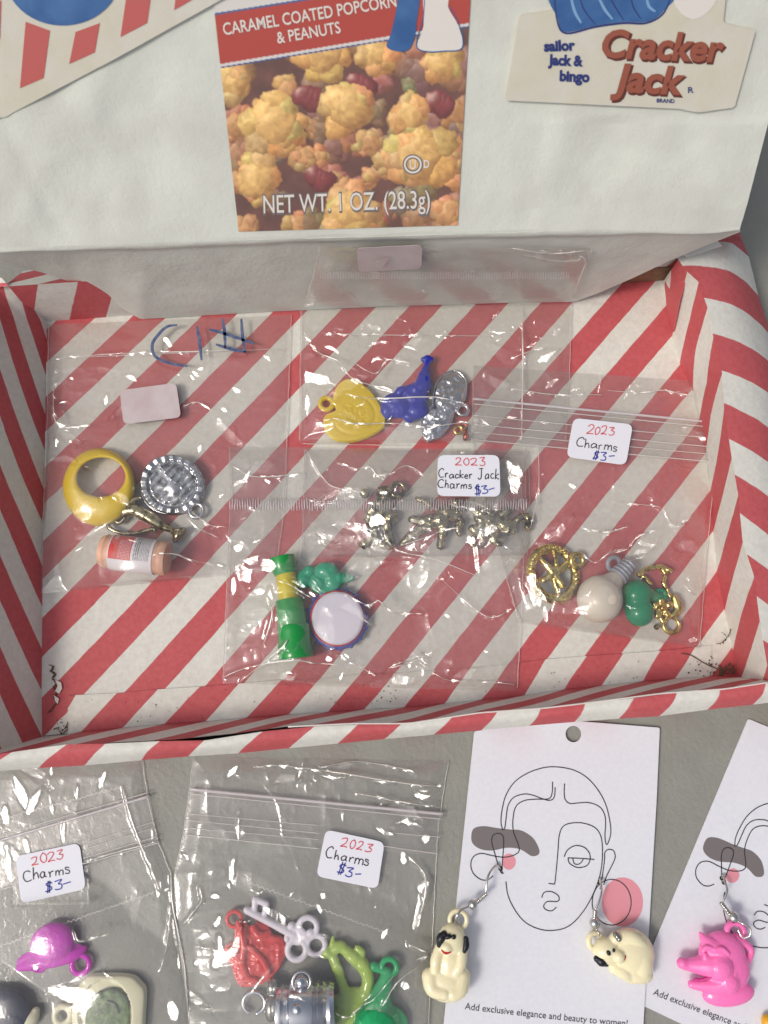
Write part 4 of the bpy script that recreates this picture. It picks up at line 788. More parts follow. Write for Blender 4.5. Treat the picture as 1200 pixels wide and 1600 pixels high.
# 7 bottom middle bag on the table
b7 = thing('plastic_bag', 'clear zip bag on the table in front of the tray holding the white key', 'plastic bag', U(485, 1400, TZ), GB)
p7 = p6; c5b = cc(340, 1360, 3.75)
film(b7, [(302, 1183), (296, 1235), (286, 1305), (272, 1370), (275, 1440), (288, 1530), (303, 1660)], [(701, 1189), (694, 1230), (684, 1300), (678, 1420), (672, 1540), (668, 1660)], z6,
     tents=[(398, 1498, 50, .6), (440, 1440, 30, .4), (478, 1470, 30, .4), (545, 1520, 50, .65), (480, 1575, 52, 1.2), (605, 1560, 40, .6)],
     creases=[(.08, 2.8, c5b([(680, 830), (760, 860), (850, 790), (920, 750), (1030, 620)])), (.06, 2.4, c5b([(970, 790), (1060, 650), (1200, 550)])), (.05, 2.4, [(400, 1200), (430, 1196), (520, 1206), (640, 1225), (695, 1228)]), (.05, 2.2, [(500, 1200), (560, 1190), (650, 1205)]), (.05, 2.2, c5b([(1130, 440), (1180, 460), (1200, 470)])), (.05, 2, c4b([(860, 790), (940, 690), (940, 640)])),
              (.06, 3, [(640, 1340), (665, 1370), (660, 1420)]), (.06, 3, [(650, 1500), (672, 1490), (680, 1475)]), (.05, 2.5, [(560, 1240), (640, 1255), (690, 1262)])],
     patches=[(470, 1202, 3, 20, 15), (364, 1205, 5, 14, 40), (372, 1293, 3, 20, 5), (362, 1363, 5, 22, 8), (358, 1385, 3, 8, 0), (504, 1382, 7, 24, 0), (498, 1418, 5, 10, -30), (500, 1372, 5, 18, 0), (600, 1460, 5, 12, 30), (655, 1420, 7, 32, 15), (662, 1385, 8, 12, 10), (640, 1285, 24, 4, 10), (600, 1300, 16, 4, 20), (665, 1310, 8, 8, 20), (630, 1340, 6, 10, 0), (633, 1540, 9, 8, 30), (345, 1480, 5, 20, -10), (335, 1400, 6, 5, 0), (340, 1440, 4, 10, 20), (338, 1505, 7, 10, 0), (635, 1475, 4, 7, 0), (305, 1505, 3, 6, 0), (520, 1215, 20, 3, 5), (600, 1222, 20, 3, 5), (660, 1245, 14, 5, 5)],
     stick=[(494, 1294), (602, 1390)], stickz=.24, seed=77, crinkle=.032, puff=.16)
strip(b7, 'zip_band', [(297, 1233), (692, 1270), (684, 1336), (286, 1304)], p7, .17, 'filmback')
for a, b_, w_ in (((297, 1233), (692, 1272), 4.6), ((296, 1240), (691, 1280), 1.6), ((291, 1271), (500, 1290), 1.2), ((289, 1281), (500, 1302), 1.2), ((288, 1293), (500, 1312), 1.2), ((286, 1304), (498, 1326), 1.8), ((600, 1322), (684, 1334), 1.4), ((600, 1300), (688, 1308), 1.2)): bar(b7, 'zip_rib', a, b_, p7, .23, w_, 'zipm' if w_ > 2 else 'seam')
zigzag(b7, (385, 1378), (605, 1458), 2.4, 54, p7, .5)
sticker(b7, [(509, 1296), (601, 1316), (590, 1389), (494, 1369)], p7, .25, [('2023', (532, 1322), (580, 1332), 14, 'inkred', 1.6), ('Charms', (508, 1340), (577, 1354), 16, 'inkblack', 1.7), ('$3-', (525, 1365), (567, 1373), 15, 'inkblue', 1.9)])

# ---------------------------------------------------------------- charms
def relief(name, outline, z0, th, mt, parent, hf=None, dome=.25, rows=26, tiltv=(0, 0), n=96, smooth_=True, center=None):
    """thick charm cut to an outline, its top face shaped by hf(px, py)"""
    P = np.array(smoothpts([np.array(p, float) for p in outline], max(1, n // len(outline)), True)) if smooth_ else np.array(outline, float)
    m = len(P); c = np.array(center if center else P.mean(0)); V = []; zt = z0 + th
    for i in range(rows):
        t = i / (rows - 1); q = c + (P - c) * t
        h = zt + dome * th * (math.sqrt(max(0, 1 - t ** 3)) - 1) + np.zeros(m)
        if hf is not None: h = h + hf(q[:, 0], q[:, 1]) * (1 if t < .97 else .3)
        V.append(np.array([U(a, b_, zt) for a, b_ in q]) * np.array([1, 1, 0]) + np.array([0, 0, 1]) * h[:, None])
    V.append(V[-1] * np.array([1, 1, 0]) + np.array([0, 0, z0])); V = np.array(V)
    if tiltv != (0, 0): c0 = V.reshape(-1, 3).mean(0); V[..., 2] += (V[..., 0] - c0[0]) * tiltv[0] + (V[..., 1] - c0[1]) * tiltv[1]
    F = []
    for i in range(rows):
        for k in range(m): F.append([i * m + k, (i + 1) * m + k, (i + 1) * m + (k + 1) % m, i * m + (k + 1) % m])
    F.append([rows * m + k for k in range(m)])
    return obj(name, V, [f for f in F], mt, parent)
def ringpart(name, x, y, z, R, r_, mt, parent, axis=(0, 0, 1), label=None):
    mb = MB(); mb.torus(U(x, y, z), pc(R, z), pc(r_, z), axis); return mb.obj(name, M_[mt], parent, label=label)
GC = 'small charms in the bags'

# yellow ring
t = thing('toy_ring', 'large yellow plastic toy ring lying flat in the left bag', 'ring', U(155, 762, .08))
inn = ellipse(158, 746, 38, 31, 72, -6); out = [(155 + 56 * math.cos(a) * (1 + .02 * math.cos(2 * a)), 760 + (62 if math.sin(a) > 0 else 60) * math.sin(a)) for a in [2 * math.pi * i / 72 for i in range(72)]]
outb = [(155 + 55 * math.cos(a), 762 + 60 * math.sin(a)) for a in [2 * math.pi * i / 72 for i in range(72)]]
prof = [(0, .10), (-.02, .4), (0, .72), (.10, .80), (.3, .80), (.62, .72), (.86, .55), (1, .36), (.97, .18), (.86, .08)]
Vr = []
for u_, z_ in prof:
    for k in range(72): a = np.array(inn[k]); b_ = np.array(out[k]); q = a + (b_ - a) * u_; Vr.append(U(q[0], q[1], z_ * .95 if False else z_))
m_ = len(prof); Fr = [[i * 72 + k, (i + 1) % m_ * 72 + k, (i + 1) % m_ * 72 + (k + 1) % 72, i * 72 + (k + 1) % 72] for i in range(m_) for k in range(72)]
obj('band', np.array(Vr), Fr, M_['yellow'], t)
# silver medallion
t = thing('medallion_charm', 'round silver embossed medallion charm beside the yellow ring', 'charm', U(271, 757, .1))
def hmed(x, y):
    dx, dy = x - 269, y - 757; d = np.hypot(dx / 48, dy / 45); a = np.arctan2(dy, dx); u = (dx + dy) * .707; v = (dx - dy) * .707
    rim = np.clip((d - .76) / .06, 0, 1) * (.06 + .025 * np.clip(3 * np.sin(a * 20), -1, 1)); bars = .2 * np.clip(np.sin(u * .62) * 1.6, 0, 1) * (d < .70) * ((np.abs(v) > 4) | (u > 10)) * (np.hypot(dx - 3, dy - 10) > 12)
    return rim + bars + .05 * (fnoise(x * .09, y * .09, 9, 2) - .5) * (d < .74) + .08 * np.exp(-((dx - 3) ** 2 + (dy - 10) ** 2) / 90)
relief('disc', ellipse(269, 757, 49, 45, 120), .22, .3, mat('embossed_silver', lin(205, 206, 208), .12, 1, colvar=(lin(90, 90, 92), 2.4, .5, .7)), t, hmed, dome=.1, rows=60, smooth_=False, tiltv=(-.08, .12))
mb = MB(); mb.torus(U(268, 759, .2), pc(48), .05, ry=pc(45)); mb.obj('edge', M_['silver'], t)
ringpart('loop', 307, 798, .3, 11, 3.2, 'silver', t)
# brass pitcher
t = thing('pitcher_charm', 'brass pitcher charm lying on its side under the silver medallion', 'charm', U(238, 812, .1))
blob('body', [('c', [(196, 800, .35, 9), (208, 797, .38, 11), (222, 803, .4, 10), (238, 812, .4, 10), (254, 822, .36, 7), (266, 827, .34, 5.5)]), ('c', [(200, 790, .4, 4), (206, 782, .42, 5), (216, 779, .42, 4)])], M_['antique'], t, .04)
mb = MB(); ax = np.array(U(276, 836, .3) - U(262, 826, .34)); ax /= np.linalg.norm(ax); a0 = U(270, 829, .34)
mb.tube([a0, a0 + ax * .12, a0 + ax * .2, a0 + ax * .34, a0 + ax * .40], [.14, .17, .30, .40, .36], 20); mb.obj('foot', M_['antique'], t)
mb = MB(); mb.tube([U(*p) for p in smoothpts([np.array(p) for p in [(203, 800, .3), (196, 808, .32), (187, 817, .3), (178, 812, .3), (171, 812, .3), (169, 822, .32), (178, 829, .32), (196, 834, .3), (218, 832, .3), (240, 826, .3), (242, 833, .3)]], 4)], pc(3.4), 8); mb.obj('handle', M_['antique'], t)
# little barrel
t = thing('barrel_charm', 'pale toy barrel with a red and white printed label, front of the left bag', 'charm', U(212, 868, .1))
A0 = np.array(U(163, 861, .78)); A1 = np.array(U(262, 873, .78)); ad = (A1 - A0); Lb = np.linalg.norm(ad); ad /= Lb; ua = np.cross(ad, [0, 0, 1]); ua /= np.linalg.norm(ua); ub = np.cross(ua, ad)
def cyl_patch(s0, s1, a0, a1, R, n=24, m=6):
    V = []
    for i in range(m + 1):
        for k in range(n + 1):
            s_ = s0 + (s1 - s0) * i / m; a = math.radians(a0 + (a1 - a0) * k / n); V.append(A0 + ad * s_ + (ua * math.cos(a) + ub * math.sin(a)) * R)
    return np.array(V), gridf(m + 1, n + 1)
mb = MB(); Rb = .70
mb.tube([A0 - ad * .1, A0 - ad * .09, A0 + ad * .05, A0 + ad * .12, A0 + ad * .2, A0 + ad * .3, A1 - ad * .4, A1 - ad * .3, A1 - ad * .2, A1 - ad * .1, A1, A1 + ad * .005], [.001, Rb * .86, Rb * .96, Rb, Rb * .96, Rb * .98, Rb * .98, Rb * .95, Rb, Rb * .99, Rb * .96, .02], 40); mb.tube([A0 - ad * .22, A0 - ad * .08], [.16, .2], 14); mb.obj('drum', M_['wood'], t, sharp=28)
lb = obj('paper_label', *cyl_patch(.36, Lb - .46, -50, 170, Rb + .015), M_['labelw'], t)
obj('red_panel', *cyl_patch(.40, .36 + (Lb - .8) * .52, 62, 158, Rb + .022), M_['labelr'], lb)
mb = MB(); rr = random.Random(3)
def dash(s0, s1, a0, a1, R=Rb + .03): V, F = cyl_patch(s0, s1, a0, a1, R, 2, 1); mb.add(V, F)
for i in range(3):
    for k in range(22): s0 = .36 + (Lb - .8) * (.58 + .045 * i); a = 66 + k * 4.2; dash(s0, s0 + .045, a, a + rr.uniform(1.5, 3.2))
for i in range(7):
    s0 = .36 + (Lb - .8) * (.72 + .032 * i)
    for k in range(24): a = 66 + k * 3.9; dash(s0, s0 + .02, a, a + rr.uniform(1.4, 3.2))
mb.obj('small_print', M_['inkblack'], lb, smooth=False, kind='stuff')
mb = MB()
for i in range(9):
    for k in range(14): s0 = .36 + (Lb - .8) * (.24 + .03 * i); a = 66 + k * 4.6; dash(s0, s0 + .022, a, a + 2.2, Rb + .03)
dash(.43, .445, 66, 156); dash(.52, .55, 132, 150); dash(.55, .62, 146, 149); dash(.60, .63, 128, 149)
mb.obj('white_print', M_['labelw'], lb, smooth=False, kind='stuff')

# heart
t = thing('heart_charm', 'flat yellow plastic heart charm with a hanging loop', 'charm', U(550, 642, .12))
hout = c6([(350, 285), (400, 268), (460, 290), (530, 350), (575, 420), (603, 480), (603, 535), (560, 575), (480, 612), (400, 632), (320, 625), (262, 580), (243, 520), (262, 478), (318, 450), (300, 400), (315, 330)])
def hh(x, y):
    d = np.hypot((x - 552) / 38, (y - 648) / 34); return -.03 * np.exp(-((d - .9) / .08) ** 2) * (x > 522) * (np.hypot(x - 526, y - 642) > 16) + .05 * (fnoise(x * .25, y * .25, 6, 2) - .5) * (d < .6)
relief('heart', hout, .12, .34, M_['heart'], t, hh, dome=.12, rows=40, center=(552, 645))
ringpart('loop', 510, 631, .30, 10, 4, 'heart', t)
# blue charm
t = thing('genie_lamp_charm', 'dark blue plastic charm shaped like a lumpy bottle figure with a narrow neck', 'charm', U(640, 625, .1))
blob('body', [('c', [(668, 561, .45, 6.5), (667, 572, .45, 6), (663, 590, .45, 12), (662, 602, .42, 15), (650, 612, .4, 14)]), ('e', 648, 618, .4, 22, 20, .30, 10), ('e', 620, 634, .4, 26, 21, .30, 20), ('e', 652, 640, .38, 19, 17, .28, 0), ('e', 628, 612, .4, 14, 9, .28, -25), ('e', 640, 650, .35, 12, 12, .22, 0), ('c', [(662, 562, .45, 5), (674, 562, .45, 5)]), ('e', 606, 640, .38, 12, 16, .26, 0)], M_['blue'], t, .04, relief=rel3(.03, 5))
# silver hat
t = thing('hat_charm', 'hammered silver curved charm at the right end of the top bag', 'charm', U(695, 635, .1))
ho = c6([(1010, 222), (1050, 240), (1082, 290), (1075, 380), (1050, 420), (1010, 470), (985, 540), (930, 600), (870, 630), (835, 605), (825, 530), (840, 470), (880, 430), (890, 360), (905, 300), (950, 245)])
def hs(x, y):
    e = fnoise(x * .12, y * .12, 14, 3); u, v = x * .8 + y * .6, y * .8 - x * .6; return .16 * (fnoise(u * .10, v * .10, 15, 3) - .5) + .05 * (ridged(v * .17, u * .11, 16, 2) - .5)
relief('body', ho, .14, .38, M_['silver'], t, hs, dome=.6, rows=44, n=140, center=(695, 634))
mb = MB(); P_ = [U(x, y, .32) for x, y in smoothpts([np.array(p) for p in ho], 6, True)]; mb.tube(P_ + [P_[0]], .05, 6); mb.obj('border', M_['silver'], t)
ringpart('loop', 723, 641, .35, 8.5, 2.8, 'silver', t); ringpart('loop', 716, 672, .3, 6.5, 2, 'gold', t)
t = thing('small_charm', 'tiny copper bead charm below the silver charm', 'charm', U(728, 680, .1)); blob('bead', [('e', 728, 682, .25, 5, 8, .2, 20), ('t', 724, 668, .25, 6, 2)], mat('copper', lin(190, 90, 70), .25, 1), t, .03)

# antique figures
t = thing('figure_charm', 'antique brass standing figure charm with two boots and a loop behind its head', 'charm', U(592, 810, .1))
blob('body', [('e', 600, 770, .42, 13, 12, .30, 0), ('e', 592, 799, .4, 19, 20, .30, 0), ('e', 578, 806, .38, 10, 14, .26, 20), ('e', 611, 808, .38, 11, 12, .26, 0), ('c', [(584, 818, .36, 9), (581, 836, .36, 8), (580, 846, .34, 9)]), ('c', [(606, 818, .36, 9), (606, 836, .36, 8), (608, 844, .34, 9)]), ('e', 573, 850, .33, 13, 8, .24, -15), ('e', 604, 852, .33, 15, 7, .22, 0), ('e', 598, 788, .42, 16, 9, .28, 0), ('e', 584, 797, .55, 11, 10, .2, 0)], M_['antique'], t, .035, smooth=2, relief=rel3(.05, 6, 8))
ringpart('loop', 621, 765, .35, 11, 3.6, 'antique', t)
mb = shape_px([('e', 570, 771, .35, 8, 8, .2, 0)]); mb.obj('bead', M_['antique'], t)
t = thing('dancer_charm', 'antique brass figure charm with spread legs, between the two other brass figures', 'charm', U(680, 820, .1))
blob('body', [('c', [(629, 849, .3, 5), (640, 840, .32, 7), (655, 830, .35, 7.5), (670, 820, .38, 9), (688, 812, .4, 13)]), ('c', [(644, 812, .35, 7), (662, 814, .36, 8.5), (680, 810, .38, 9)]), ('c', [(690, 812, .4, 11), (692, 830, .38, 8.5), (689, 848, .34, 6.5), (689, 853, .3, 7)]), ('e', 697, 802, .42, 17, 14, .30, 0), ('c', [(705, 806, .4, 9), (720, 812, .36, 7), (716, 826, .32, 6), (718, 835, .3, 4)]), ('e', 715, 800, .4, 10, 8, .22, 0), ('c', [(672, 790, .4, 5), (662, 783, .4, 5), (652, 780, .36, 4)]), ('e', 712, 786, .4, 9, 8, .22, 0)], M_['antique'], t, .035, smooth=2, relief=rel3(.04, 6, 18))
t = thing('animal_charm', 'dull antique brass lumpy charm with a ring, rightmost of the brass figures', 'charm', U(775, 825, .1))
blob('body', [('e', 765, 812, .35, 26, 14, .26, 12), ('e', 790, 822, .33, 20, 13, .24, 35), ('c', [(752, 820, .34, 8), (744, 830, .32, 7), (738, 826, .3, 6)]), ('c', [(800, 820, .34, 7), (815, 808, .34, 6), (826, 812, .34, 7), (824, 826, .3, 5)]), ('e', 775, 842, .28, 16, 10, .18, 30), ('e', 752, 800, .36, 16, 10, .22, 0), ('e', 788, 800, .36, 14, 9, .22, -20)], M_['antique'], t, .035, smooth=2, relief=rel3(.05, 6, 28))
ringpart('loop', 745, 846, .3, 9.5, 2.4, 'antique', t)

# telescope
t = thing('telescope_charm', 'green plastic toy telescope with a yellow middle section', 'charm', U(457, 950, .1))
def cyl(name, p0, p1, rs, mt, z=.52, n=32):
    a = np.array(U(p0[0], p0[1], z)); b_ = np.array(U(p1[0], p1[1], z)); k_ = [(0, rs[0] * .1)] + [(0.0 + .02, rs[0] * .97)] + [(u, r_) for u, r_ in zip(np.linspace(.05, .95, len(rs)), rs)] + [(.98, rs[-1] * .97), (1, rs[-1] * .1)]
    mb = MB(); mb.tube([a + (b_ - a) * u for u, _ in k_], [pc(r_, z) for _, r_ in k_], n); return mb.obj(name, M_[mt], t, sharp=30)
cyl('eyepiece', (440, 870), (446, 898), [20, 21, 17], 'green'); cyl('middle_tube', (446, 893), (453, 945), [15, 15.5, 16], 'yellow2', .52)
cyl('outer_tube', (452, 936), (458, 982), [21.5, 22, 22.5, 22], 'green', .56); cyl('lens_tube', (458, 976), (463, 1030), [25, 24.5, 25, 25, 26, 27, 27], 'green', .6)
# teal cluster
t = thing('grape_charm', 'translucent teal lumpy charm tucked behind the drum', 'charm', U(508, 903, .1))
blob('body', [('e', 484, 893, .42, 11, 10, .28, 0), ('e', 474, 905, .4, 11, 15, .26, 0), ('e', 510, 892, .45, 19, 14, .30, 0), ('e', 497, 912, .4, 14, 15, .26, 0), ('e', 520, 908, .4, 15, 15, .26, 0), ('c', [(530, 904, .4, 10), (541, 903, .4, 7), (550, 903, .4, 4.5)]), ('e', 538, 903, .4, 3.5, 9, .24, 0), ('e', 545, 903, .4, 3, 7.5, .2, 0), ('e', 508, 920, .36, 20, 10, .22, 0)], M_['teal'], t, .035, smooth=2)
# drum
t = thing('drum_charm', 'round white-faced drum charm with a thin red line and knobbly blue rim', 'charm', U(527, 966, .1))
relief('shell', ellipse(527, 967, 46.5, 47.5, 96), .14, .42, M_['drumb'], t, None, dome=.15, rows=12, smooth_=False)
relief('red_ring', ellipse(527, 966, 43, 44, 96), .5, .09, M_['drumr'], t, None, dome=.3, rows=8, smooth_=False)
relief('white_face', ellipse(527.5, 966, 40.5, 41.5, 96), .56, .06, M_['drum'], t, None, dome=.2, rows=8, smooth_=False)
mb = MB()
for k in range(16): a = 2 * math.pi * k / 16 + .3; mb.ell(U(527 + 47 * math.cos(a), 967 + 48 * math.sin(a), .42), (.09, .09, .08), n=8, m=6)
mb.obj('rim_knobs', M_['drumb'], t, kind='stuff')

# gold medallion
t = thing('medallion_charm', 'round openwork gold medallion charm with a loop', 'charm', U(866, 896, .1))
g0 = cc(780, 820, 3.53)
mb = MB(); cG = U(864.5, 896, .42); mb.torus(cG, pc(37), pc(7.5), (.28, .1, 1), 64, 10, ry=pc(40)); 
for k in range(34): a = 2 * math.pi * k / 34; mb.ell(cG + np.array([pc(37) * math.cos(a), pc(40) * math.sin(a), .2 - .28 * pc(37) * math.cos(a)]), (.09, .05, .1), rotz(math.degrees(a)), n=8, m=6)
V, F = baked(mb, .035, 1, rel3(.03, 7)); obj('frame', V, F, M_['gold'], t)
blob('cross_design', [('c', [(843, 872, .42, 4), (860, 890, .48, 6), (880, 916, .45, 5)]), ('c', [(888, 880, .42, 4), (872, 892, .48, 6), (850, 906, .45, 5), (845, 905, .4, 4)]), ('c', [(866, 862, .42, 3.5), (870, 890, .45, 4)]), ('c', [(864, 896, .45, 5), (872, 926, .42, 4)]), ('e', 866, 894, .5, 9, 9, .14, 0)], M_['gold'], t, .03, smooth=1, relief=rel3(.03, 6))
mb = MB(); mb.torus(U(867, 901, .25), pc(38), pc(3.5), (.28, .1, 1), 48, 8, ry=pc(40)); mb.obj('lower_rim', M_['gold'], t)
ringpart('loop', 902, 876, .4, 10, 4.2, 'gold', t, (.3, -.2, 1))
# light bulb
t = thing('bulb_charm', 'frosted off-white light bulb charm with grey screw cap', 'charm', U(945, 930, .1))
blob('globe', [('e', 937, 936, .85, 35, 37, .85, 0), ('c', [(939, 933, .85, 33), (947, 922, .8, 27), (957, 910, .72, 18), (966, 900, .66, 12)])], M_['bulb'], t, .05, smooth=16)
mb = MB(); a = np.array(U(966, 900, .70)); b_ = np.array(U(984, 882, .66)); 
for k in range(5): u = k / 4; mb.torus(a + (b_ - a) * u, (.37 - .03 * k), .07, tuple(b_ - a), 28, 8)
mb.tube([a, b_, b_ + (b_ - a) * .12], [.35, .25, .1], 20); V, F = baked(mb, .03, 1); obj('screw_cap', V, F, M_['greyplas'], t)
ringpart('loop', 959, 881, .6, 10.5, 3.6, 'greyplas', t, (.3, -.3, 1))
# jug
t = thing('jug_charm', 'rounded translucent green charm beside the light bulb', 'charm', U(1000, 942, .1))
blob('body', [('e', 995, 928, .6, 23, 22, .52, 0), ('e', 999, 956, .6, 22, 23, .52, 0), ('e', 987, 942, .5, 13, 18, .4, 0), ('c', [(1010, 928, .5, 13), (1022, 932, .45, 9), (1030, 932, .4, 8)])], M_['jade'], t, .045, smooth=5)
ringpart('loop', 1032, 930, .42, 7.5, 3.6, 'jade', t)
# gold flower hanger
t = thing('flower_charm', 'gold charm with a flower, a curved stem and a round ring', 'charm', U(1040, 935, .1))
mb = MB(); 
for P_, r0 in (([(997, 900), (1008, 890), (1022, 886), (1036, 886), (1050, 894)], 4.2), ([(1034, 888), (1040, 898), (1036, 910), (1042, 922), (1048, 935)], 3.4), ([(1000, 898), (1010, 905), (1018, 914)], 3.5)):
    pts_ = smoothpts([np.array([*p, .3]) for p in P_], 5); mb.tube([U(*p) for p in pts_], pc(r0), 8)
V, F = baked(mb, .03, 1, rel3(.035, 7)); obj('stem', V, F, M_['gold'], t)
mb = MB(); c_ = U(1034, 950, .45)
for k in range(5): a = 2 * math.pi * k / 5 + .4; mb.ell(c_ + np.array([.30 * math.cos(a), .30 * math.sin(a), 0]), (.22, .15, .11), rotz(math.degrees(a)), n=12, m=8)
mb.ell(c_, (.13, .13, .18), n=12, m=8); mb.ell(U(1024, 946, .5), (.16, .18, .1), n=10, m=6); V, F = baked(mb, .03, 1, rel3(.04, 8)); obj('flower', V, F, M_['gold'], t)
blob('tag', [('c', [(1054, 934, .35, 6), (1060, 952, .35, 7), (1050, 962, .35, 5)]), ('e', 1058, 945, .35, 8, 14, .16, -20), ('c', [(1030, 962, .3, 4), (1036, 972, .3, 4)])], M_['gold'], t, .03)
ringpart('ring', 1049, 977, .3, 12, 3, 'gold', t)
mb = shape_px([('e', 1026, 980, .2, 4.5, 4.5, .12, 0)]); mb.obj('bead', M_['antique'], t)

# purple hat
zt = TZ
t = thing('hat_charm', 'translucent purple sun hat charm under the left price sticker', 'charm', U(85, 1482, zt))
blob('hat', [('e', 82, 1472, zt + .42, 31, 26, .42, -10), ('e', 78, 1492, zt + .2, 48, 14, .14, -12), ('c', [(30, 1512, zt + .16, 5), (55, 1505, zt + .2, 10), (85, 1500, zt + .25, 10), (115, 1492, zt + .25, 9), (131, 1482, zt + .2, 5)]), ('e', 58, 1510, zt + .2, 14, 8, .14, 20)], M_['purple'], t, .04, smooth=4)
ringpart('loop', 126, 1507, zt + .25, 12, 4, 'purple', t)
# cream locket
t = thing('locket_charm', 'cream plastic pendant with a green painted picture, bottom left bag', 'charm', U(155, 1572, zt))
o_ = c4b([(350, 1110), (400, 1050), (470, 1040), (600, 1045), (650, 1080), (672, 1120), (668, 1220), (660, 1300), (620, 1380), (420, 1380), (340, 1300), (330, 1200)])
relief('frame', o_, zt + .06, .5, M_['creamd'], t, lambda x, y: -.14 * (np.hypot((x - 163) / 42, (y - 1585) / 52) < 1).astype(float), dome=.35, rows=36, center=(163, 1580))
relief('picture', c4b([(430, 1150), (480, 1110), (540, 1090), (590, 1120), (605, 1180), (600, 1300), (560, 1350), (430, 1350), (400, 1280), (405, 1200)]), zt + .4, .09, M_['greenpaint'], t, lambda x, y: .05 * (fnoise(x * .15, y * .15, 3, 2) - .5), dome=.4, rows=16)
mb = MB(); ribbon(mb, c4b([(420, 1150), (470, 1108), (530, 1098), (590, 1130), (605, 1190)]), 3, Flat(zt + .49), .02, taper=True); ribbon(mb, c4b([(500, 1150), (540, 1165), (560, 1210)]), 3, Flat(zt + .49), .02, taper=True); mb.obj('painted_line', M_['black'], t, smooth=False)
ringpart('loop', 98, 1586, zt + .3, 11, 4.5, 'creamd', t)
# navy charm
t = thing('dark_charm', 'dark navy rounded charm cut off by the bottom left corner', 'charm', U(10, 1585, zt))
blob('body', [('e', 6, 1585, zt + .4, 38, 34, .38, 15), ('e', -18, 1590, zt + .35, 40, 40, .34, 0)], M_['navy'], t, .05, smooth=4)
blob('pale_wing', [('c', [(34, 1604, zt + .3, 10), (50, 1590, zt + .3, 10), (56, 1580, zt + .28, 6)])], M_['creamd'], t, .04)

# key
t = thing('key_charm', 'white plastic skeleton key with a four-loop bow', 'key', U(440, 1445, zt))
zk = zt + .32
blob('key', [('c', [(386, 1422, zk, 5.5), (420, 1440, zk, 5.5), (458, 1460, zk, 6)]), ('c', [(397, 1428, zk, 4), (399, 1406, zk, 5)]), ('c', [(412, 1436, zk, 4), (416, 1418, zk, 5)]), ('c', [(399, 1405, zk, 4.5), (417, 1413, zk, 4.5)]), ('t', 481, 1449, zk, 13, 4.5), ('t', 465, 1462, zk, 8.5, 4.5), ('t', 464, 1484, zk, 13, 4.8), ('t', 494, 1477, zk, 12.5, 4.2), ('e', 456, 1446, zk, 6, 5.5, .16, 0), ('e', 449, 1466, zk, 5, 6, .16, 0), ('e', 478, 1463, zk, 9, 8, .15, 0), ('e', 485, 1458, zk, 6, 6, .16, 0)], M_['keyw'], t, .03, smooth=2)
# red castle
t = thing('castle_charm', 'translucent red openwork charm under the key', 'charm', U(398, 1498, zt))
zr = zt + .26
ro = c5b([(150, 310), (190, 350), (230, 310), (290, 330), (320, 385), (370, 400), (398, 450), (395, 500), (370, 570), (310, 640), (230, 685), (130, 690), (95, 630), (70, 560), (30, 500), (40, 450), (85, 430), (95, 380), (100, 330)])
relief('body', ro, zt + .08, .36, M_['red'], t, lambda x, y: .14 * (ridged(x * .07, y * .07, 9, 2) - .6), dome=.5, rows=36, n=120, center=(396, 1498))
V, F = baked(shape_px([('c', [(372, 1442, zr + .2, 4), (380, 1470, zr + .26, 5), (378, 1510, zr + .26, 4)]), ('c', [(395, 1450, zr + .2, 5), (405, 1462, zr + .28, 5), (420, 1458, zr + .2, 4)]), ('c', [(356, 1485, zr + .2, 4), (375, 1500, zr + .25, 5), (385, 1525, zr + .22, 4), (400, 1532, zr + .2, 4)]), ('c', [(390, 1480, zr + .22, 4), (410, 1500, zr + .26, 4), (420, 1520, zr + .2, 4)])]), .035, 1); obj('raised_figure', V, F, M_['red'], t)
ringpart('loop', 366, 1436, zr + .05, 10, 3, 'red', t)
# lime animal
t = thing('deer_charm', 'translucent lime green animal charm with a curled tail', 'charm', U(545, 1520, zt)); zl = zt + .3
blob('body', [('e', 512, 1489, zl, 11, 8, .2, 0), ('e', 528, 1480, zl, 13, 8, .2, -20), ('c', [(519, 1476, zl, 5), (521, 1464, zl, 2.5)]), ('c', [(520, 1496, zl, 7), (530, 1520, zl, 7), (537, 1547, zl, 8)]), ('c', [(534, 1480, zl, 7), (550, 1494, zl, 9), (568, 1510, zl, 10), (575, 1530, zl, 9), (570, 1552, zl, 9)]), ('c', [(560, 1500, zl, 6), (566, 1488, zl, 5), (558, 1480, zl, 4)]), ('e', 552, 1560, zl, 30, 15, .22, -8), ('e', 548, 1585, zl, 26, 18, .2, 0)], M_['lime'], t, .04, smooth=3, relief=rel3(.03, 4))
# green charm
t = thing('bell_charm', 'translucent green flared charm in the right of the bag with the key', 'charm', U(605, 1565, zt))
blob('body', [('c', [(606, 1520, zl, 8), (600, 1540, zl, 12), (592, 1565, zl, 20), (588, 1600, zl, 34)]), ('c', [(584, 1510, zl, 7), (600, 1515, zl, 6)]), ('e', 600, 1600, zl, 34, 26, .22, 0)], M_['grn2'], t, .04, smooth=3)
ringpart('loop', 608, 1511, zl + .05, 10.5, 4.2, 'grn2', t)
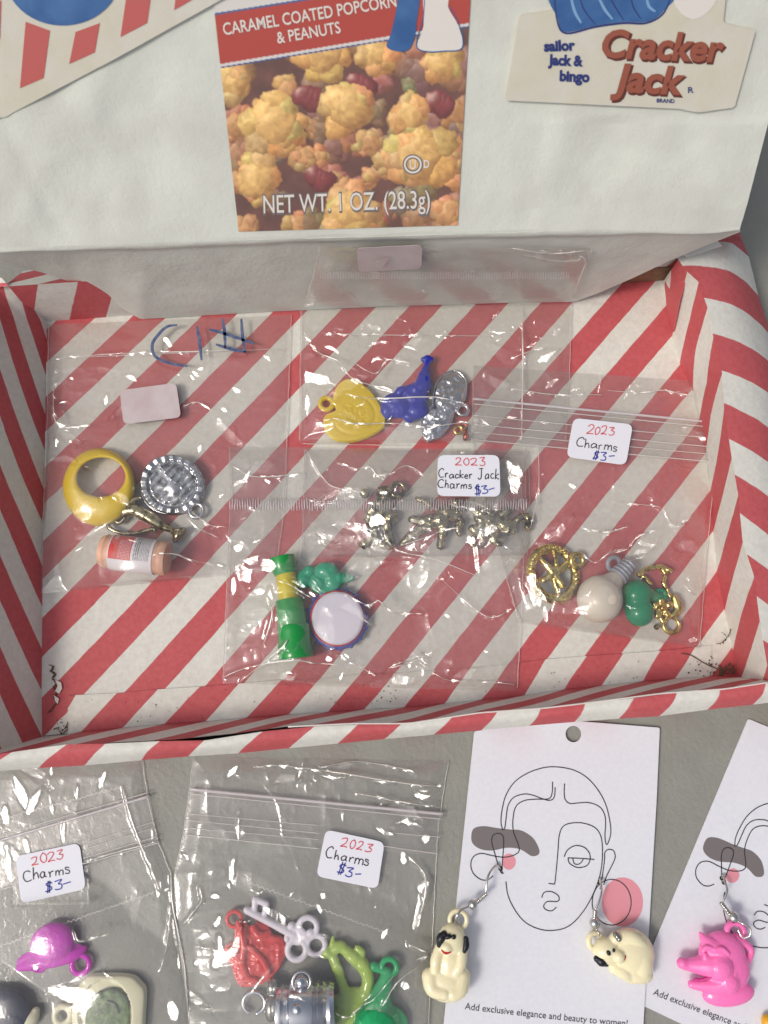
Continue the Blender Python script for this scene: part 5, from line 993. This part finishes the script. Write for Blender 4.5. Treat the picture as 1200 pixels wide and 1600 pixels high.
# silver barrel bead
t = thing('barrel_bead', 'shiny ribbed silver barrel bead beside an open ring', 'charm', U(478, 1575, zt)); zb_ = zt + .75
mb = MB(); a = np.array(U(434, 1580, zb_)); b_ = np.array(U(524, 1574, zb_)); prof = [(0, .1), (0, 30), (.05, 31), (.09, 34), (.13, 31), (.19, 31), (.24, 37), (.5, 38), (.62, 37), (.67, 33), (.72, 37), (.77, 33), (.82, 37), (.87, 33), (.93, 34), (1, 31), (1, .1)]
mb.tube([a + (b_ - a) * u for u, _ in prof], [pc(r_, zb_) for _, r_ in prof], 48); mb.obj('barrel', M_['silver'], t, sharp=30)
for x, y in ((471, 1534), (465, 1577)):
    mb = shape_px([('e', x, y, zt + 1.55 if y > 1550 else zt + 1.25, 9, 9, .22, 0)]); mb.torus(U(x, y, zt + 1.5 if y > 1550 else zt + 1.22), .33, .05); mb.obj('stud', M_['silver'], t)
t2 = thing('open_ring', 'small open silver ring lying left of the silver barrel bead', 'ring', U(397, 1567, zt))
mb = MB(); P_ = [U(397 + 17 * math.cos(a), 1567 + 17 * math.sin(a), zt + .2) for a in np.linspace(math.radians(110), math.radians(440), 40)]; mb.tube(P_, pc(2.8), 8); mb.obj('wire', M_['silver'], t2)
t3 = thing('split_ring_clip', 'dark red and black painted bead between the red charm and the barrel bead', 'bead', U(430, 1545, zt)); blob('bead', [('e', 426, 1542, zt + .4, 9, 13, .3, 0), ('e', 424, 1575, zt + .5, 10, 18, .35, 0)], M_['silverd'], t3, .04)

# ---------------------------------------------------------------- earring cards
c6c = cc(640, 1120, 2.857); CZ = TZ + .16
art = dict(
  strokes=[[(415, 505), (408, 470), (412, 420), (430, 350), (470, 290), (530, 250), (600, 227), (660, 224), (730, 237), (790, 270), (840, 325), (875, 390), (893, 460), (898, 520), (885, 565), (876, 565), (872, 530), (875, 470), (868, 430), (845, 400), (800, 383), (750, 385), (715, 387), (695, 370), (690, 340), (692, 298)],
    [(415, 505), (425, 495), (432, 440), (440, 395), (465, 360), (510, 345), (550, 350), (590, 365), (625, 373), (645, 360), (650, 315)],
    [(638, 290), (636, 340), (620, 366), (560, 368), (510, 375), (475, 400), (462, 450), (463, 510), (485, 570), (488, 600), (465, 618), (420, 627), (370, 620), (320, 610), (285, 625), (273, 660), (285, 700), (320, 727), (350, 727), (373, 710)],
    [(420, 698), (405, 690), (380, 610), (367, 560), (372, 530), (395, 520), (415, 530), (420, 560), (415, 640), (412, 690), (420, 698)],
    [(430, 735), (440, 800), (475, 870), (520, 920), (580, 948), (640, 954), (700, 940), (750, 900), (800, 830), (840, 740), (858, 660), (860, 570), (848, 520), (820, 490), (770, 474), (720, 475), (685, 490), (668, 530), (662, 600), (655, 680), (648, 747)], [(648, 747), (620, 744)],
    [(850, 770), (862, 700), (870, 640), (872, 605), (890, 592), (912, 600), (917, 630), (900, 670), (880, 710), (866, 750)],
    [(690, 625), (705, 595), (740, 575), (780, 583), (803, 610), (805, 640), (790, 665), (750, 673), (715, 655), (707, 630)], [(707, 630), (760, 632), (825, 637)], [(728, 630), (735, 655), (755, 658), (770, 645), (775, 632)],
    [(590, 808), (600, 785), (630, 780), (660, 795), (668, 815), (655, 825), (615, 825), (598, 845), (610, 862), (635, 866), (655, 850)]],
  circle=ellipse(902, 828, 87, 102, 40), blob=[(275, 540), (285, 500), (330, 488), (400, 498), (450, 503), (500, 508), (550, 540), (578, 590), (575, 615), (545, 622), (510, 600), (480, 588), (430, 585), (370, 597), (320, 592), (285, 570)],
  dot=ellipse(443, 647, 31, 36, 40), big=ellipse(950, 827, 92, 110, 60))
src = np.array([(795, 1347), (780, 1357), (727, 1573), (736, 1307), (842, 1335), (848, 1408)], float); dst = np.array([(1144, 1367), (1128, 1372), (1023, 1549), (1099, 1322), (1193, 1365), (1177, 1441)], float)
Aff = np.linalg.lstsq(np.c_[src, np.ones(len(src))], dst, rcond=None)[0]
def aff(L): return [tuple(p) for p in (np.c_[np.array(L, float), np.ones(len(L))] @ Aff)]
def earring_card(label, outline, hole, z, tf, clipx=None):
    t = thing('earring_card', label, 'card', U(outline[0][0], outline[0][1], TZ), 'printed earring cards'); pl = Flat(z)
    cd = prism('card', outline, -.05, 0.0, pl, M_['card'], t, holes=[hole] if hole else [])
    flatpoly('grey_shape', tf(c6c([tuple(p) for p in smoothpts([np.array(p, float) for p in art['blob']], 4, True)])), pl, .004, M_['greyp'], t, .003)
    flatpoly('pink_dot', tf(c6c(art['dot'])), pl, .006, M_['pinkp'], t, .003); flatpoly('pink_circle', tf(c6c(art['big'])), pl, .006, M_['pinkp'], t, .003)
    mb = MB()
    for s_ in art['strokes']: ribbon(mb, tf(c6c(s_)), 1.6, pl, .012)
    ribbon(mb, tf(c6c(art['circle'])), 1.6, pl, .012, closed=True, k=2)
    mb.obj('line_drawing', M_['line'], t, smooth=False)
    return t, pl
ct1, pc1 = earring_card('white earring card in full view, line-drawn face on it, holding the two dog earrings', rounded([(741, 1143), (820, 1131), (905, 1127), (1031, 1137), (1026, 1250), (1003, 1640), (689, 1640)], 3, 2), ellipse(896, 1147, 12.3, 12.8, 28), CZ, lambda L: [tuple(p) for p in L])
text_px('lettering', 'Add exclusive elegance and beauty to women!', (726, 1577), (980, 1604), 10.5, pc1, .012, M_['textp'], ct1, bold=.004, sag=1)
ct2, pc2 = earring_card('white earring card cut off by the right edge, slanting, holding the pink wolf head', rounded([(1169, 1123), (1300, 1177), (1300, 1700), (1240, 1665), (1067, 1601), (985, 1562)], 3, 2), None, CZ - .08, aff)
tp = aff([(726, 1577), (980, 1604)]); text_px('lettering', 'Add exclusive elegance and beauty to women!', (1020, 1554), (1262, 1648), 10.5, pc2, .012, M_['textp'], ct2, bold=.004)
for pl_, tt, L in ((pc1, ct1, [(782, 1357), (937, 1379)]), (pc2, ct2, [(1128, 1372)])):
    for x, y in L: flatpoly('punched_hole', ellipse(x, y, 3.6, 3.8, 16), pl_, .016, M_['black'], tt, .003)

def hook(t, wirepts, coil, ball, looppts, zc):
    mb = MB(); mb.tube([U(*p) for p in smoothpts([np.array(p, float) for p in wirepts], 5)], pc(1.6), 8); mb.obj('ear_wire', M_['wire'], t)
    mb = MB(); a = np.array(U(*coil[0])); b_ = np.array(U(*coil[1])); n = 7
    for k in range(n): mb.torus(a + (b_ - a) * k / (n - 1), pc(2.6), pc(1.1), tuple(b_ - a), 14, 6)
    mb.tube([a, b_], pc(2.4), 10); mb.obj('coil', M_['wire'], t)
    mb = MB(); mb.ell(U(*ball[:3]), (pc(ball[3]),) * 3); mb.obj('bead', M_['wire'], t)
    mb = MB(); mb.tube([U(*p) for p in smoothpts([np.array(p, float) for p in looppts], 5)], pc(1.4), 8); mb.obj('wire_loop', M_['wire'], t)
z0 = CZ
t = thing('dog_earring', 'cream plastic dog earring sitting upright at the left edge of the card', 'earring', U(700, 1515, z0), 'dog earrings')
hook(t, [(782, 1358, z0 - .02), (776, 1352, z0 + .2), (766, 1362, z0 + .5), (761, 1376, z0 + .6), (759, 1396, z0 + .6)], [(759, 1397, z0 + .6), (746, 1409, z0 + .6)], (739, 1413, z0 + .6, 7), [(735, 1415, z0 + .6), (722, 1421, z0 + .75), (714, 1430, z0 + .8), (713, 1439, z0 + .7), (719, 1443, z0 + .55)], z0)
ringpart('ring', 716, 1437, z0 + .55, 12, 3.4, 'cream', t); zz = z0 + .55
blob('body', [('e', 706, 1468, zz + .1, 20, 22, .42, 0), ('e', 704, 1505, zz, 22, 34, .45, 0), ('e', 699, 1535, zz, 32, 26, .46, 5), ('c', [(688, 1478, zz + .2, 7), (681, 1500, zz + .25, 8), (680, 1515, zz + .25, 7)]), ('c', [(722, 1478, zz + .15, 8), (720, 1505, zz + .3, 8), (712, 1520, zz + .3, 7)]), ('c', [(672, 1525, zz + .1, 12), (676, 1545, zz + .2, 11), (694, 1552, zz + .3, 9)]), ('c', [(722, 1525, zz + .1, 12), (718, 1545, zz + .2, 12), (708, 1552, zz + .25, 11)]), ('e', 679, 1548, zz + .1, 10, 8, .2, 0), ('e', 701, 1558, zz + .05, 14, 6, .22, 0), ('e', 698, 1481, zz + .42, 9, 8, .18, 20), ('e', 712, 1478, zz + .32, 7, 7, .14, 0)], M_['cream'], t, .04, smooth=3)
for x, y in ((692, 1561), (698, 1562), (704, 1561), (675, 1551), (680, 1554)):
    mb = shape_px([('e', x, y, zz + .12, 3, 4, .12, 0)]); mb.obj('toe', M_['cream'], t)
mb = shape_px([('c', [(694, 1460, zz + .38, 5), (689, 1466, zz + .36, 6.5), (687, 1476, zz + .32, 4.5)])]); mb.obj('ear', M_['black'], t)
mb = shape_px([('c', [(728, 1467, zz + .28, 4), (728, 1478, zz + .30, 5), (725, 1486, zz + .34, 3.5)])]); mb.obj('ear', M_['black'], t)
mb = shape_px([('c', [(698, 1464, zz + .50, 3.5), (702, 1463, zz + .50, 3.4)])]); mb.obj('eye', M_['black'], t)
mb = shape_px([('e', 709, 1464, zz + .49, 3.4, 3.4, .06, 0)]); mb.obj('eye', M_['black'], t)
mb = shape_px([('c', [(691, 1485, zz + .50, 1.6), (696, 1489, zz + .54, 2.1), (703, 1487, zz + .52, 1.8)])]); mb.obj('mouth', M_['redp'], t)
t = thing('dog_earring', 'cream plastic dog earring lying curled on its side over the right edge of the card', 'earring', U(985, 1495, z0), 'dog earrings')
hook(t, [(937, 1380, z0 - .02), (938, 1374, z0 + .15), (940, 1392, z0 + .5), (936, 1408, z0 + .6), (930, 1422, z0 + .6)], [(930, 1423, z0 + .6), (929, 1434, z0 + .6)], (929, 1442, z0 + .6, 7.5), [(930, 1449, z0 + .6), (934, 1456, z0 + .8), (936, 1462, z0 + .8), (931, 1467, z0 + .7)], z0)
ringpart('ring', 930, 1470, z0 + .5, 10.5, 4, 'cream', t, (.3, 0, 1)); zz = z0 + .5
blob('body', [('e', 948, 1486, zz + .12, 20, 19, .40, 0), ('e', 985, 1488, zz, 34, 32, .48, 20), ('e', 1000, 1500, zz, 18, 28, .44, 0), ('e', 992, 1520, zz - .05, 26, 14, .38, 10), ('c', [(960, 1512, zz + .1, 9), (975, 1520, zz + .15, 9), (985, 1528, zz, 8)]), ('e', 967, 1495, zz + .42, 8.5, 9, .2, 0), ('c', [(962, 1466, zz + .2, 9), (985, 1464, zz + .25, 10), (1003, 1476, zz + .15, 9)]), ('c', [(1008, 1500, zz + .1, 9), (1012, 1512, zz, 8), (1006, 1528, zz - .05, 7)])], M_['cream'], t, .04, smooth=3)
mb = shape_px([('c', [(933, 1498, zz + .28, 5), (940, 1502, zz + .30, 7), (947, 1506, zz + .26, 4)])]); mb.obj('ear', M_['black'], t)
mb = shape_px([('c', [(962, 1460, zz + .42, 4), (967, 1467, zz + .48, 4)])]); mb.obj('ear', M_['silverd'], t)
mb = shape_px([('e', 951, 1489, zz + .50, 3, 3.8, .06, -30)]); mb.obj('eye', M_['black'], t)
mb = shape_px([('e', 959, 1485, zz + .50, 2.2, 2.6, .05, 0)]); mb.obj('eye', M_['black'], t)
mb = shape_px([('e', 1012, 1487, zz + .28, 3, 4.5, .06, 0)]); mb.obj('spot', M_['silverd'], t)
mb = shape_px([('c', [(970, 1503, zz + .5, 1.4), (975, 1499, zz + .5, 1.6), (977, 1494, zz + .46, 1.2)])]); mb.obj('mouth', M_['redp'], t)
z0 = CZ - .08; zz = z0 + .45
t = thing('wolf_earring', 'bright pink plastic wolf head earring on the slanting card', 'earring', U(1120, 1510, z0))
hook(t, [(1128, 1373, z0 - .02), (1130, 1368, z0 + .15), (1134, 1381, z0 + .45), (1136, 1393, z0 + .6), (1129, 1409, z0 + .6)], [(1127, 1411, z0 + .6), (1139, 1427, z0 + .6)], (1146, 1433, z0 + .6, 8), [(1151, 1438, z0 + .6), (1160, 1443, z0 + .75), (1172, 1450, z0 + .8), (1171, 1462, z0 + .75), (1160, 1465, z0 + .65), (1153, 1452, z0 + .6)], z0)
ringpart('ring', 1149, 1456, z0 + .4, 12, 4.5, 'pink', t)
blob('head', [('e', 1128, 1490, zz, 33, 30, .42, 0), ('e', 1134, 1512, zz, 34, 34, .42, 0), ('c', [(1066, 1505, zz + .05, 8), (1074, 1507, zz + .02, 8.5), (1090, 1508, zz + .05, 12), (1108, 1508, zz + .08, 17), (1122, 1508, zz + .05, 22)]), ('c', [(1081, 1538, zz - .05, 6), (1098, 1539, zz, 9), (1118, 1538, zz, 15), (1134, 1530, zz, 20)]), ('c', [(1094, 1458, zz + .02, 2.5), (1100, 1466, zz + .05, 7), (1110, 1476, zz + .08, 13), (1122, 1486, zz, 18)]), ('c', [(1150, 1468, zz - .1, 9), (1164, 1474, zz - .1, 6), (1173, 1484, zz - .12, 5), (1171, 1496, zz - .1, 5), (1162, 1506, zz - .1, 8)]), ('e', 1138, 1552, zz - .05, 37, 17, .36, -6), ('c', [(1098, 1486, zz + .34, 3), (1104, 1480, zz + .38, 3), (1112, 1481, zz + .40, 2.4)]), ('c', [(1116, 1485, zz + .42, 2.6), (1128, 1482, zz + .44, 3), (1138, 1490, zz + .42, 2.6)]), ('e', 1124, 1499, zz + .42, 6, 4.5, .07, 0), ('e', 1102, 1495, zz + .30, 4, 6, .08, 0), ('c', [(1112, 1528, zz + .3, 3), (1128, 1522, zz + .42, 3.4), (1142, 1512, zz + .42, 3)]), ('e', 1136, 1529, zz + .39, 3.5, 5, .07, 20), ('e', 1147, 1524, zz + .36, 4.5, 8, .08, 20)], M_['pink'], t, .03, smooth=3)
mb = shape_px([('c', [(1086, 1530, zz + .10, 2), (1098, 1531, zz + .18, 2.4), (1112, 1526, zz + .34, 1.8)])]); mb.obj('mouth', mat('deep_pink', lin(190, 50, 130), .4), t)
t = thing('amber_charm', 'small amber yellow charm just entering the bottom right corner', 'charm', U(1196, 1594, z0)); blob('bead', [('e', 1199, 1597, z0 + .25, 8, 10, .22, 0)], M_['crumb'], t, .035)

bpy.context.view_layer.update()
